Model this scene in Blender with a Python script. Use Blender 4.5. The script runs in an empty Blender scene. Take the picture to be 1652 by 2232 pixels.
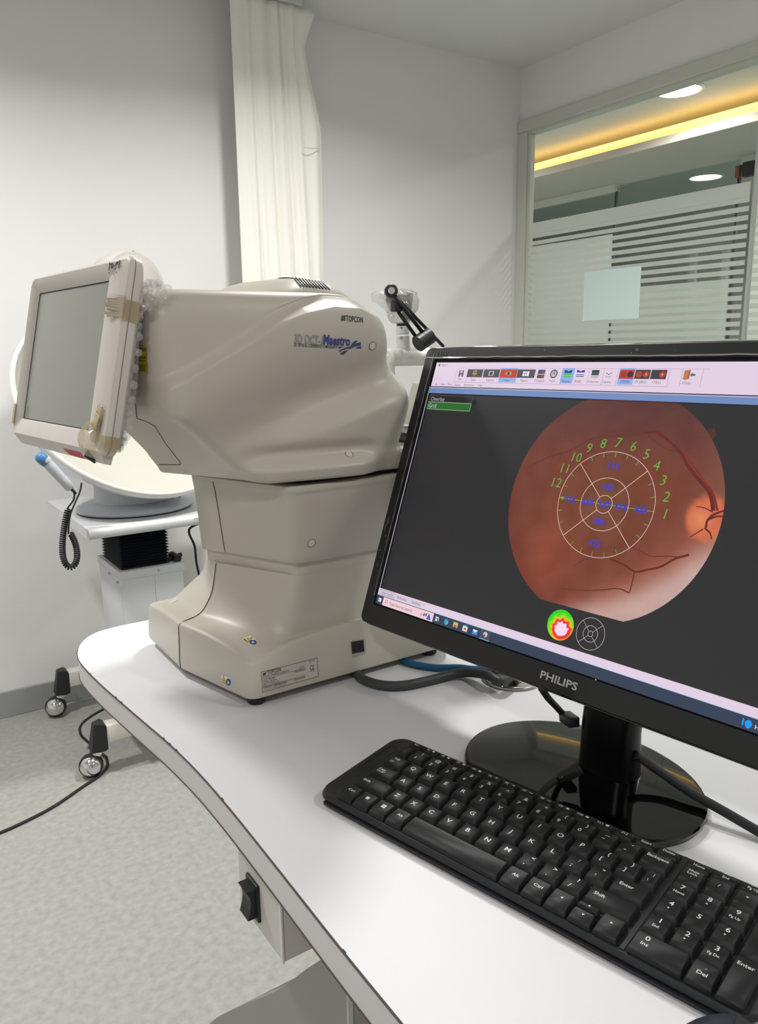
import bpy, bmesh, math, random
from mathutils import Vector, Matrix
from mathutils.bvhtree import BVHTree
random.seed(7)
SC = bpy.context.scene
COL = SC.collection
V = Vector
R = math.radians

# ------------------------------------------------------------------ camera
FPX, CX, CY = 1710.0, 826.0, 1116.0
CAM = V((0.0, 0.0, 1.202))
_th, _ro, _yaw = R(11.85), R(-0.85), R(33.6)
_fw = V((0, math.cos(_th), -math.sin(_th))); _r = V((1, 0, 0)); _u = _r.cross(_fw)
_r2 = _r * math.cos(_ro) + _u * math.sin(_ro); _u2 = _u * math.cos(_ro) - _r * math.sin(_ro)
_rz = Matrix.Rotation(-_yaw, 3, 'Z')
CR, CU, CF = _rz @ _r2, _rz @ _u2, _rz @ _fw
cam = bpy.data.cameras.new('camera'); camo = bpy.data.objects.new('camera', cam); COL.objects.link(camo)
cam.sensor_fit = 'HORIZONTAL'; cam.sensor_width = 36.0; cam.lens = FPX / 1652.0 * 36.0
cam.clip_start = 0.02
_m = Matrix((CR, CU, -CF)).transposed().to_4x4(); _m.translation = CAM
camo.matrix_world = _m
SC.camera = camo

# ------------------------------------------------------------------ world / exposure
SC.view_settings.view_transform = 'Standard'; SC.view_settings.look = 'None'
SC.view_settings.gamma = 1.0; SC.view_settings.use_curve_mapping = False
SC.view_settings.exposure = 0.0
wd = bpy.data.worlds.new('world'); SC.world = wd; wd.use_nodes = True
wd.node_tree.nodes['Background'].inputs[0].default_value = (0.9, 0.95, 1.0, 1)
wd.node_tree.nodes['Background'].inputs[1].default_value = 0.15

LAMP_W = 20.0      # room downlights
CORR_W = 24.0      # corridor downlights
# room downlights (x, y); the lamps themselves are built with the ceiling below
DOWNLIGHTS = [(1.20, 1.62), (-0.25, 1.85), (1.45, -0.45), (-0.75, -0.35)]

# ------------------------------------------------------------------ rays onto real planes
def ray(px, py): return CR * ((px - CX) / FPX) - CU * ((py - CY) / FPX) + CF
def onplane(px, py, p0, n):
    d = ray(px, py); n = V(n); t = (V(p0) - CAM).dot(n) / d.dot(n); return CAM + d * t
def onx(px, py, x): return onplane(px, py, (x, 0, 0), (1, 0, 0))
def ony(px, py, y): return onplane(px, py, (0, y, 0), (0, 1, 0))
def onz(px, py, z=0.8): return onplane(px, py, (0, 0, z), (0, 0, 1))

# ------------------------------------------------------------------ materials
def lin(c):
    c = c / 255.0
    return c / 12.92 if c <= 0.04045 else ((c + 0.055) / 1.055) ** 2.4
def S(r, g, b): return (lin(r), lin(g), lin(b), 1.0)
MATS = {}
def mat(name, col, rough=0.5, metal=0.0, spec=0.5, noise=None, bump=None, emit=None, es=1.0, trans=0.0, alpha=1.0, coat=0.0, sheen=0.0, ior=1.45):
    """noise=(scale, amount, col2)  bump=(scale, strength, dist)"""
    if name in MATS: return MATS[name]
    m = bpy.data.materials.new(name); m.use_nodes = True; nt = m.node_tree; b = nt.nodes['Principled BSDF']
    b.inputs['Base Color'].default_value = col; b.inputs['Roughness'].default_value = rough
    b.inputs['Metallic'].default_value = metal; b.inputs['Specular IOR Level'].default_value = spec
    b.inputs['IOR'].default_value = ior
    if coat: b.inputs['Coat Weight'].default_value = coat; b.inputs['Coat Roughness'].default_value = 0.08
    if trans: b.inputs['Transmission Weight'].default_value = trans
    if alpha < 1: b.inputs['Alpha'].default_value = alpha
    if sheen: b.inputs['Sheen Weight'].default_value = sheen
    if emit: b.inputs['Emission Color'].default_value = emit; b.inputs['Emission Strength'].default_value = es
    tc = nt.nodes.new('ShaderNodeTexCoord')
    if noise:
        n = nt.nodes.new('ShaderNodeTexNoise'); n.inputs['Scale'].default_value = noise[0]; n.inputs['Detail'].default_value = 5
        nt.links.new(tc.outputs['Object'], n.inputs['Vector'])
        r = nt.nodes.new('ShaderNodeValToRGB'); r.color_ramp.elements[0].position = 0.5 - noise[1]; r.color_ramp.elements[1].position = 0.5 + noise[1]
        r.color_ramp.elements[0].color = noise[2]; r.color_ramp.elements[1].color = col
        nt.links.new(n.outputs['Fac'], r.inputs['Fac']); nt.links.new(r.outputs['Color'], b.inputs['Base Color'])
    if bump:
        n2 = nt.nodes.new('ShaderNodeTexNoise'); n2.inputs['Scale'].default_value = bump[0]; n2.inputs['Detail'].default_value = 4
        nt.links.new(tc.outputs['Object'], n2.inputs['Vector'])
        bp = nt.nodes.new('ShaderNodeBump'); bp.inputs['Strength'].default_value = bump[1]; bp.inputs['Distance'].default_value = bump[2]
        nt.links.new(n2.outputs['Fac'], bp.inputs['Height']); nt.links.new(bp.outputs['Normal'], b.inputs['Normal'])
    MATS[name] = m; return m
def emat(name, col, s=1.0):
    """self-lit picture element of a display"""
    if name in MATS: return MATS[name]
    m = bpy.data.materials.new(name); m.use_nodes = True; nt = m.node_tree
    b = nt.nodes['Principled BSDF']; b.inputs['Base Color'].default_value = (0.004, 0.004, 0.004, 1); b.inputs['Roughness'].default_value = 0.35
    b.inputs['Specular IOR Level'].default_value = 0.3
    b.inputs['Emission Color'].default_value = col; b.inputs['Emission Strength'].default_value = s
    MATS[name] = m; return m
def clear_mat(name, tint, gloss=0.08, rough=0.02, diff=0.0, dcol=(0.9, 0.9, 0.9, 1), bump=None):
    """thin sheet: see-through + fresnel gloss (+ some diffuse for films)"""
    if name in MATS: return MATS[name]
    m = bpy.data.materials.new(name); m.use_nodes = True; nt = m.node_tree; nt.nodes.clear()
    out = nt.nodes.new('ShaderNodeOutputMaterial'); tr = nt.nodes.new('ShaderNodeBsdfTransparent'); tr.inputs[0].default_value = tint
    gl = nt.nodes.new('ShaderNodeBsdfGlossy'); gl.inputs['Roughness'].default_value = rough
    # Schlick reflectance from the facing angle (same from both sides of the sheet)
    ge = nt.nodes.new('ShaderNodeNewGeometry'); dp = nt.nodes.new('ShaderNodeVectorMath'); dp.operation = 'DOT_PRODUCT'
    nt.links.new(ge.outputs['Normal'], dp.inputs[0]); nt.links.new(ge.outputs['Incoming'], dp.inputs[1])
    def mth(op, a, b):
        n = nt.nodes.new('ShaderNodeMath'); n.operation = op
        for i, q in enumerate((a, b)):
            if q is None: continue
            if isinstance(q, (int, float)): n.inputs[i].default_value = q
            else: nt.links.new(q, n.inputs[i])
        return n.outputs[0]
    ab = mth('ABSOLUTE', dp.outputs['Value'], None); om = mth('SUBTRACT', 1.0, ab); p5 = mth('POWER', om, 5.0)
    f0 = gloss * 0.55; fr = mth('ADD', mth('MULTIPLY', p5, 1 - f0), f0)
    mx = nt.nodes.new('ShaderNodeMixShader')
    base = tr
    if diff:
        d = nt.nodes.new('ShaderNodeBsdfDiffuse'); d.inputs[0].default_value = dcol
        tl = nt.nodes.new('ShaderNodeBsdfTranslucent'); tl.inputs[0].default_value = dcol
        dm = nt.nodes.new('ShaderNodeMixShader'); dm.inputs[0].default_value = 0.45
        nt.links.new(d.outputs[0], dm.inputs[1]); nt.links.new(tl.outputs[0], dm.inputs[2])
        m2 = nt.nodes.new('ShaderNodeMixShader'); m2.inputs[0].default_value = diff
        nt.links.new(tr.outputs[0], m2.inputs[1]); nt.links.new(dm.outputs[0], m2.inputs[2]); base = m2
    nt.links.new(fr, mx.inputs[0]); nt.links.new(base.outputs[0], mx.inputs[1]); nt.links.new(gl.outputs[0], mx.inputs[2])
    nt.links.new(mx.outputs[0], out.inputs[0])
    if bump:
        tc = nt.nodes.new('ShaderNodeTexCoord'); n2 = nt.nodes.new('ShaderNodeTexNoise'); n2.inputs['Scale'].default_value = bump[0]
        nt.links.new(tc.outputs['Object'], n2.inputs['Vector'])
        bp = nt.nodes.new('ShaderNodeBump'); bp.inputs['Strength'].default_value = bump[1]; bp.inputs['Distance'].default_value = bump[2]
        nt.links.new(n2.outputs['Fac'], bp.inputs['Height']); nt.links.new(bp.outputs['Normal'], gl.inputs['Normal'])
    MATS[name] = m; return m

WALL = mat('wall_paint', S(238, 236, 235), 0.75, noise=(2.2, 0.3, S(234, 232, 231)), bump=(160, 0.06, 0.002))
CEIL = mat('ceiling_paint', S(222, 222, 220), 0.85, bump=(120, 0.05, 0.002))
FLOORM = mat('vinyl_floor', S(173, 173, 168), 0.42, noise=(58, 0.2, S(154, 154, 149)), bump=(240, 0.05, 0.001))
BASEB = mat('baseboard_grey', S(158, 159, 158), 0.45)
ALU = mat('painted_aluminium', S(205, 207, 198), 0.4)
OCT = mat('oct_beige_plastic', S(199, 194, 182), 0.38, spec=0.5, noise=(6, 0.35, S(195, 190, 178)), bump=(700, 0.03, 0.0004))
OCTL = mat('oct_panel_plastic', S(216, 210, 203), 0.42, noise=(9, 0.3, S(209, 203, 196)))
SEAM = mat('seam_dark', S(92, 84, 74), 0.8)
DARK = mat('dark_recess', S(26, 27, 28), 0.6)
BLACKP = mat('black_plastic', S(30, 31, 33), 0.42)
BLACKM = mat('black_metal', S(22, 24, 27), 0.35, metal=0.3)
GLOSSB = mat('gloss_black', S(7, 7, 8), 0.04, spec=0.6, coat=0.4)
RUBBER = mat('black_rubber', S(34, 36, 38), 0.65)
DESKM = mat('desk_laminate', S(224, 224, 227), 0.45, noise=(3, 0.4, S(221, 221, 224)))
DESKE = mat('desk_edge_band', S(220, 217, 217), 0.5)
DESKD = mat('desk_edge_seam', S(84, 72, 70), 0.7)
GREYM = mat('grey_powder_coat', S(150, 152, 148), 0.5, bump=(500, 0.05, 0.0006))
WHITEP = mat('white_plastic', S(208, 210, 212), 0.4)
GREYW = mat('pale_grey_plastic', S(190, 195, 200), 0.45)
CREAM = mat('cream_bowl', S(192, 190, 180), 0.55)
IVORY = mat('ivory_metal', S(220, 216, 204), 0.45)
CHROME = mat('chrome', S(225, 225, 225), 0.12, metal=1.0)
STEEL = mat('brushed_steel', S(190, 188, 182), 0.28, metal=0.9)
CLOTH = mat('curtain_cloth', S(241, 240, 232), 0.9, sheen=0.3, bump=(900, 0.1, 0.0006))

# ------------------------------------------------------------------ mesh helpers
def tag(o, label=None, cat=None, group=None, kind=None):
    if label: o['label'] = label
    if cat: o['category'] = cat
    if group: o['group'] = group
    if kind: o['kind'] = kind
    return o
ORG = {}
def thing(name, org, label, cat, group=None):
    o = bpy.data.objects.new(name, None); COL.objects.link(o); o.location = org; o.empty_display_size = 0.05
    ORG[o.name] = V(org); return tag(o, label, cat, group)
def _org(p):
    while p.parent: p = p.parent
    return ORG.get(p.name, V((0, 0, 0)))
class G:
    """a bag of faces in room coordinates"""
    def __init__(s): s.v = []; s.f = []; s.mi = []
    def add(s, vs, fs, mi=0):
        o = len(s.v); s.v += [V(p) for p in vs]
        for f in fs: s.f.append(tuple(i + o for i in f)); s.mi.append(mi)
        return s
    def bm(s, bm, M=None, mi=0):
        bm.verts.ensure_lookup_table(); bm.verts.index_update()
        s.add([(M @ v.co) if M else v.co.copy() for v in bm.verts], [[v.index for v in f.verts] for f in bm.faces], mi); bm.free(); return s
    def box(s, lo, hi, bev=0.0, seg=2, M=None, mi=0):
        lo, hi = V(lo), V(hi); bm = bmesh.new(); bmesh.ops.create_cube(bm, size=1)
        for v in bm.verts: v.co = V([(lo[i] + hi[i]) / 2 + v.co[i] * (hi[i] - lo[i]) for i in range(3)])
        if bev: bmesh.ops.bevel(bm, geom=list(bm.edges), offset=bev, segments=seg, profile=0.5, affect='EDGES', clamp_overlap=True)
        return s.bm(bm, M, mi)
    def cyl(s, p0, p1, r0, r1=None, n=24, cap=True, bev=0.0, mi=0):
        p0, p1 = V(p0), V(p1); r1 = r0 if r1 is None else r1; d = (p1 - p0).normalized()
        a = d.orthogonal().normalized(); b = d.cross(a)
        prof = [(0, r0), (1, r1)]
        L = (p1 - p0).length
        if bev: prof = [(0, r0 - bev), (bev / L, r0), (1 - bev / L, r1), (1, r1 - bev)]
        vs = []
        for t, r in prof:
            for i in range(n):
                an = 2 * math.pi * i / n; vs.append(p0.lerp(p1, t) + (a * math.cos(an) + b * math.sin(an)) * r)
        fs = [(k * n + i, k * n + (i + 1) % n, (k + 1) * n + (i + 1) % n, (k + 1) * n + i) for k in range(len(prof) - 1) for i in range(n)]
        if cap: fs.append(tuple(range(n))[::-1]); fs.append(tuple((len(prof) - 1) * n + i for i in range(n)))
        return s.add(vs, fs, mi)
    def lathe(s, p0, axis, prof, n=32, cap=True, a0=None, mi=0):
        """prof = [(radius, height along axis)]"""
        p0 = V(p0); d = V(axis).normalized(); a = (V(a0) if a0 else d.orthogonal()).normalized(); b = d.cross(a)
        vs = [p0 + d * h + (a * math.cos(2 * math.pi * i / n) + b * math.sin(2 * math.pi * i / n)) * r for r, h in prof for i in range(n)]
        fs = [(k * n + i, k * n + (i + 1) % n, (k + 1) * n + (i + 1) % n, (k + 1) * n + i) for k in range(len(prof) - 1) for i in range(n)]
        if cap: fs.append(tuple(range(n))[::-1]); fs.append(tuple((len(prof) - 1) * n + i for i in range(n)))
        return s.add(vs, fs, mi)
    def tube(s, pts, r, n=10, sub=6, cap=True, smooth=True, mi=0, rs=None):
        P = catmull(pts, sub) if smooth else [V(p) for p in pts]
        m = len(P); T = [(P[min(i + 1, m - 1)] - P[max(i - 1, 0)]).normalized() for i in range(m)]
        a = T[0].orthogonal().normalized(); vs = []
        for i in range(m):
            a = (a - T[i] * a.dot(T[i])).normalized(); b = T[i].cross(a)
            rr = r if rs is None else rs[0] + (rs[1] - rs[0]) * i / (m - 1)
            vs += [P[i] + (a * math.cos(2 * math.pi * k / n) + b * math.sin(2 * math.pi * k / n)) * rr for k in range(n)]
        fs = [(i * n + k, i * n + (k + 1) % n, (i + 1) * n + (k + 1) % n, (i + 1) * n + k) for i in range(m - 1) for k in range(n)]
        if cap: fs.append(tuple(range(n))[::-1]); fs.append(tuple((m - 1) * n + k for k in range(n)))
        return s.add(vs, fs, mi)
    def loft(s, rings, cap=(True, True), closed=True, mi=0):
        n = len(rings[0]); vs = [p for r in rings for p in r]; e = n if closed else n - 1
        fs = [(i * n + k, i * n + (k + 1) % n, (i + 1) * n + (k + 1) % n, (i + 1) * n + k) for i in range(len(rings) - 1) for k in range(e)]
        if cap[0]: fs.append(tuple(range(n))[::-1])
        if cap[1]: fs.append(tuple((len(rings) - 1) * n + k for k in range(n)))
        return s.add(vs, fs, mi)
    def slab(s, poly, d, bev=0.0, mi=0):
        """poly: room points of a flat outline; d: thickness vector"""
        n = len(poly); d = V(d); vs = [V(p) for p in poly] + [V(p) + d for p in poly]
        fs = [tuple(range(n))[::-1], tuple(range(n, 2 * n))] + [(i, (i + 1) % n, n + (i + 1) % n, n + i) for i in range(n)]
        if bev:
            bm = bmesh.new(); bv = [bm.verts.new(v) for v in vs]
            for f in fs: bm.faces.new([bv[i] for i in f])
            cap = [e for e in bm.edges if any(len(f.verts) > 4 or f.index < 0 and len(f.verts) == n for f in e.link_faces)]
            bmesh.ops.bevel(bm, geom=list(bm.edges) if n == 4 else cap, offset=bev, segments=2, profile=0.5, affect='EDGES', clamp_overlap=True)
            return s.bm(bm, None, mi)
        return s.add(vs, fs, mi)
def catmull(pts, sub=6):
    P = [V(p) for p in pts]; out = []
    for i in range(len(P) - 1):
        p0 = P[i - 1] if i else P[0] * 2 - P[1]; p1, p2 = P[i], P[i + 1]; p3 = P[i + 2] if i + 2 < len(P) else P[-1] * 2 - P[-2]
        for k in range(sub):
            t = k / sub
            out.append(0.5 * ((2 * p1) + (p2 - p0) * t + (2 * p0 - 5 * p1 + 4 * p2 - p3) * t * t + (3 * p1 - p0 - 3 * p2 + p3) * t ** 3))
    out.append(P[-1]); return out
def part(name, g, m, parent=None, smooth=False, label=None, angle=None, org=None, fixn=True):
    o0 = _org(parent) if parent else (V(org) if org is not None else V((0, 0, 0)))
    me = bpy.data.meshes.new(name); me.from_pydata([v - o0 for v in g.v], [], g.f)
    ms = m if isinstance(m, (list, tuple)) else [m]
    for x in ms: me.materials.append(x)
    if len(ms) > 1: me.polygons.foreach_set('material_index', g.mi)
    if fixn:
        bm = bmesh.new(); bm.from_mesh(me); bmesh.ops.recalc_face_normals(bm, faces=bm.faces); bm.to_mesh(me); bm.free()
    if smooth:
        me.polygons.foreach_set('use_smooth', [True] * len(me.polygons))
        if angle: me.set_sharp_from_angle(angle=R(angle))
    me.update()
    o = bpy.data.objects.new(name, me); COL.objects.link(o)
    if parent: o.parent = parent
    else: o.location = o0; ORG[o.name] = o0
    if label: o['label'] = label
    return o
def struct(name, g, m, **k):
    return tag(part(name, g, m, **k), kind='structure')

_TC = {}
def text2d(s, size=1.0, bold=0.0, italic=0.0, sx=1.0):
    """flat lettering: (verts2d, faces, width), baseline left at the origin"""
    key = (s, bold, italic)
    if key not in _TC:
        cu = bpy.data.curves.new('lettering', 'FONT'); cu.body = s; cu.size = 1.0; cu.resolution_u = 2; cu.offset = bold; cu.shear = italic
        ob = bpy.data.objects.new('lettering', cu); me = ob.to_mesh()
        vs = [(v.co.x, v.co.y) for v in me.vertices]; fs = [tuple(p.vertices) for p in me.polygons]
        ob.to_mesh_clear(); bpy.data.objects.remove(ob); bpy.data.curves.remove(cu)
        _TC[key] = (vs, fs)
    vs, fs = _TC[key]
    w = max([v[0] for v in vs] or [0])
    return [(x * size * sx, y * size) for x, y in vs], fs, w * size * sx
def ss(x):
    x = max(0.0, min(1.0, x)); return x * x * (3 - 2 * x)
def interp(tab, x):
    if x <= tab[0][0]: return tab[0][1:] if len(tab[0]) > 2 else tab[0][1]
    for a, b in zip(tab, tab[1:]):
        if x <= b[0]:
            t = (x - a[0]) / (b[0] - a[0])
            if len(a) > 2: return tuple(p + (q - p) * t for p, q in zip(a[1:], b[1:]))
            return a[1] + (b[1] - a[1]) * t
    return tab[-1][1:] if len(tab[-1]) > 2 else tab[-1][1]

# ================================================================== ROOM SHELL
YB, XR, ZC = 2.748, 2.60, 2.375
XL, YF = -1.75, -1.75
struct('floor', G().box((XL - 0.1, YF - 0.1, -0.06), (7.2, 6.6, 0)), FLOORM)
struct('wall_back', G().box((XL - 0.1, YB, 0), (XR + 0.02, YB + 0.1, ZC + 0.06)), WALL)
struct('wall_left', G().box((XL - 0.1, YF - 0.1, 0), (XL, YB, ZC + 0.06)), WALL)
struct('wall_front', G().box((XL, YF - 0.1, 0), (XR + 0.1, YF, ZC + 0.06)), WALL)
struct('ceiling', G().box((XL, YF, ZC), (XR + 0.06, YB, ZC + 0.06)), CEIL)
struct('baseboard_back', G().box((XL, YB - 0.012, 0), (XR, YB, 0.091), 0.002), BASEB)
struct('baseboard_left', G().box((XL, YF, 0), (XL + 0.012, YB - 0.012, 0.091), 0.002), BASEB)
# glazed partition towards the corridor
YG0 = -0.2
struct('wall_right', G().box((XR, YF, 2.16), (XR + 0.06, YB, ZC + 0.06)).box((XR, YF, 0), (XR + 0.06, YG0, 2.16)), WALL)
struct('trim_1', G().box((XR - 0.018, YG0, 2.112), (XR + 0.05, YB - 0.012, 2.158), 0.003).box((XR - 0.006, YG0, 2.100), (XR + 0.038, YB - 0.03, 2.112)), ALU, label='pale painted header rail above the glass partition')
GLASS = clear_mat('clear_glass', (0.93, 0.97, 0.955, 1), 0.04)
FILM = clear_mat('frosted_film', (0.9, 0.93, 0.92, 1), 0.008, 0.4, diff=0.66, dcol=(0.70, 0.70, 0.67, 1))
win = struct('window_1', G().box((XR - 0.012, 2.690, 0), (XR + 0.03, YB, 2.112), 0.002).box((XR - 0.004, 2.672, 0), (XR + 0.022, 2.690, 2.100), 0.002), ALU, label='glass partition with frosted stripes')
part('pane', G().box((XR, 1.620, 0.05), (XR + 0.010, 2.690, 2.104)), GLASS, win)
part('pane', G().box((XR, YG0, 0.05), (XR + 0.010, 1.612, 2.104)), GLASS, win)
part('glazing_joint', G().box((XR - 0.001, 1.611, 0.05), (XR + 0.011, 1.621, 2.104)), mat('silicone_joint', S(170, 172, 168), 0.4), win)
part('bottom_rail', G().box((XR - 0.012, YG0, 0), (XR + 0.03, 2.69, 0.06), 0.002), ALU, win)
FX = XR - 0.0012
part('frosted_band', G().box((FX, 1.630, 1.681), (FX + 0.0008, 2.682, 1.729)), FILM, win)
part('frosted_band', G().box((FX, YG0 + 0.02, 1.681), (FX + 0.0008, 1.603, 1.729)), FILM, win)
for (y0, y1) in ((1.630, 2.682), (YG0 + 0.02, 1.603)):
    first = None
    for k in range(44):
        z = 1.664 - k * 0.0292
        if first is None:
            first = part('frosted_stripe', G().box((FX, y0, 0), (FX + 0.0008, y1, 0.0165)), FILM, win)
            first.location.z = z
        else:
            c = first.copy(); COL.objects.link(c); c.parent = win; c.location.z = z

# ------------------------------------------------------------------ corridor beyond the glass
SOFF = mat('soffit_paint', S(196, 192, 186), 0.8)
struct('ceiling_corridor', G().box((XR + 0.06, -1.7, 2.40), (4.05, 6.5, 2.46)), CEIL)
struct('wall_neighbour', G().box((XR, YB + 0.1, 0), (XR + 0.06, 6.5, 2.46)), WALL)
struct('trim_2', G().box((3.80, -1.7, 2.245), (3.83, 6.5, 2.287)), mat('cove_lip_paint', S(205, 194, 184), 0.7), label='white lip of the lit ceiling cove in the corridor')
struct('ceiling_soffit', G().box((3.83, -1.7, 2.246), (4.46, 6.5, 2.272)).box((4.05, -1.7, 2.272), (4.10, 6.5, 2.46)), SOFF)
led = part('cove_light', G().box((3.835, -1.6, 2.275), (3.90, 6.4, 2.318), 0.006), mat('warm_led', (1, 0.6, 0.15, 1), 0.5, emit=(1.0, 0.72, 0.24, 1), es=1.05), org=(3.86, 2.4, 2.275))
tag(led, 'long warm yellow light strip glowing in the corridor ceiling cove', 'light')
part('lit_diffuser', G().box((3.845, -1.55, 2.318), (3.89, 6.35, 2.345), 0.006), mat('warm_led_top', (1, 0.8, 0.4, 1), 0.5, emit=(1.0, 0.58, 0.13, 1), es=2.6), led)
struct('wall_corridor_end', G().box((XR, 6.5, 0), (7.2, 6.6, 2.46)), WALL)
struct('wall_corridor_near', G().box((XR + 0.06, -1.8, 0), (7.2, -1.7, 2.46)), WALL)
struct('wall_far', G().box((7.1, -1.7, 0), (7.2, 6.5, 2.46)), mat('far_wall_paint', S(188, 190, 180), 0.8))
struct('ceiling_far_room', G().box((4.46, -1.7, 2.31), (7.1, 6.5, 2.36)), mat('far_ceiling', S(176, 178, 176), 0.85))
# second partition across the corridor
XF = 4.43
w2 = struct('window_2', G().box((XF - 0.02, 3.74, 2.195), (XF + 0.03, 6.5, 2.246), 0.003).box((XF - 0.02, 2.60, 0), (XF + 0.05, 2.72, 2.246), 0.004), ALU, label='far glass partition across the corridor')
GREENG = clear_mat('greenish_glass', (0.84, 0.89, 0.86, 1), 0.05)
part('pane', G().box((XF, 3.755, 0.05), (XF + 0.01, 6.45, 2.195)), GREENG, w2)
part('pane', G().box((XF, 2.86, 0.05), (XF + 0.01, 3.735, 2.23)), GREENG, w2)
part('pane', G().box((XF, -1.6, 0.05), (XF + 0.01, 2.59, 2.23)), GREENG, w2)
for yy, ww in ((3.745, 0.012), (2.855, 0.014)):
    part('gasket', G().box((XF - 0.004, yy - ww / 2, 0.05), (XF + 0.014, yy + ww / 2, 2.2)), DARK, w2)
part('hinge', G().box((XF - 0.02, 2.845, 2.13), (XF + 0.02, 2.872, 2.195), 0.004), mat('copper_hinge', S(150, 95, 70), 0.3, metal=0.8), w2)
part('door_closer', G().box((XF - 0.01, 2.73, 2.13), (XF + 0.03, 2.835, 2.21), 0.004), DARK, w2)
part('frosted_panel', G().box((XF - 0.002, 3.755, 0.4), (XF - 0.001, 6.45, 1.93)), FILM, w2)
part('frosted_panel', G().box((XF - 0.002, 2.87, 0.4), (XF - 0.001, 3.735, 1.55)), clear_mat('frosted_film_thin', (0.9, 0.93, 0.92, 1), 0.03, 0.3, diff=0.55, dcol=(0.60, 0.61, 0.57, 1)), w2)
# door seen dimly behind the stripes
part('door_frame', G().box((6.2, 4.35, 0), (6.24, 4.41, 2.0)).box((6.2, 4.05, 0), (6.24, 4.10, 2.0)).box((6.2, 4.05, 1.96), (6.24, 4.41, 2.0)), SOFF, w2)

# ceiling lamps ----------------------------------------------------
def downlight(x, y, z, r, w, label, group, spread=120, es=12.0, col=(1.0, 0.985, 0.96)):
    t = thing('ceiling_downlight', (x, y, z), label, 'downlight', group)
    g = G().lathe((x, y, z), (0, 0, -1), [(r + 0.018, 0.0), (r + 0.018, 0.004), (r + 0.004, 0.009), (r, 0.006), (r, 0.0)], 40, cap=False)
    part('trim_ring', g, WHITEP, t, True, angle=40)
    part('diffuser', G().cyl((x, y, z - 0.003), (x, y, z - 0.0055), r, n=40), mat('lamp_glow_%g' % es, (1, 1, 1, 1), 0.5, emit=(1, 0.99, 0.97, 1), es=es), t)
    l = bpy.data.lights.new('lamp_light', 'AREA'); l.shape = 'DISK'; l.size = 2 * r; l.energy = w; l.color = col; l.spread = R(spread)
    o = bpy.data.objects.new('lamp_light', l); COL.objects.link(o); o.parent = t; o.location = (0, 0, -0.02)
    return t
for (x, y), nm in zip(DOWNLIGHTS, ('nearest the curtain', 'over the left part of the back wall', 'behind the camera on the right', 'behind the camera on the left')):
    downlight(x, y, ZC, 0.10, LAMP_W * (1.0 if y > 0 else 0.5), 'round white ceiling downlight ' + nm, 'downlights of the examination room', 152)
p = ray(1480, 195); p = CAM + p * ((2.40 - CAM.z) / p.z)
downlight(p.x, p.y, 2.40, 0.10, CORR_W * 0.5, 'bright round downlight above the yellow strip in the corridor', 'downlights beyond the glass', 160, 14)
p = ray(1538, 385); p = CAM + p * ((2.31 - CAM.z) / p.z)
downlight(p.x, p.y, 2.31, 0.10, CORR_W * 0.6, 'smaller looking round downlight beneath the yellow strip, in the far room', 'downlights beyond the glass', 160, 14)

for (x, y, z, nm) in ((3.35, 0.75, 2.40, 'further along the corridor towards the camera'), (3.35, 4.4, 2.40, 'at the far end of the corridor'), (5.6, 2.3, 2.31, 'in the middle of the far room'), (6.2, 0.6, 2.31, 'at the near end of the far room')):  # unseen lamps added to brighten the corridor and the far room
    downlight(x, y, z, 0.10, CORR_W * (0.8 if x < 4 else 1.5), 'round downlight ' + nm, 'downlights beyond the glass', 170, 14)

# paper sheet taped to the glass
g = G().box((XR - 0.004, 2.056, 1.298), (XR - 0.003, 2.341, 1.495))
tag(part('paper_sheet', g, mat('paper_blueish', S(214, 232, 232), 0.8), org=(XR - 0.003, 2.2, 1.298)), 'pale blue-white sheet of paper fixed to the frosted glass', 'paper')

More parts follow.
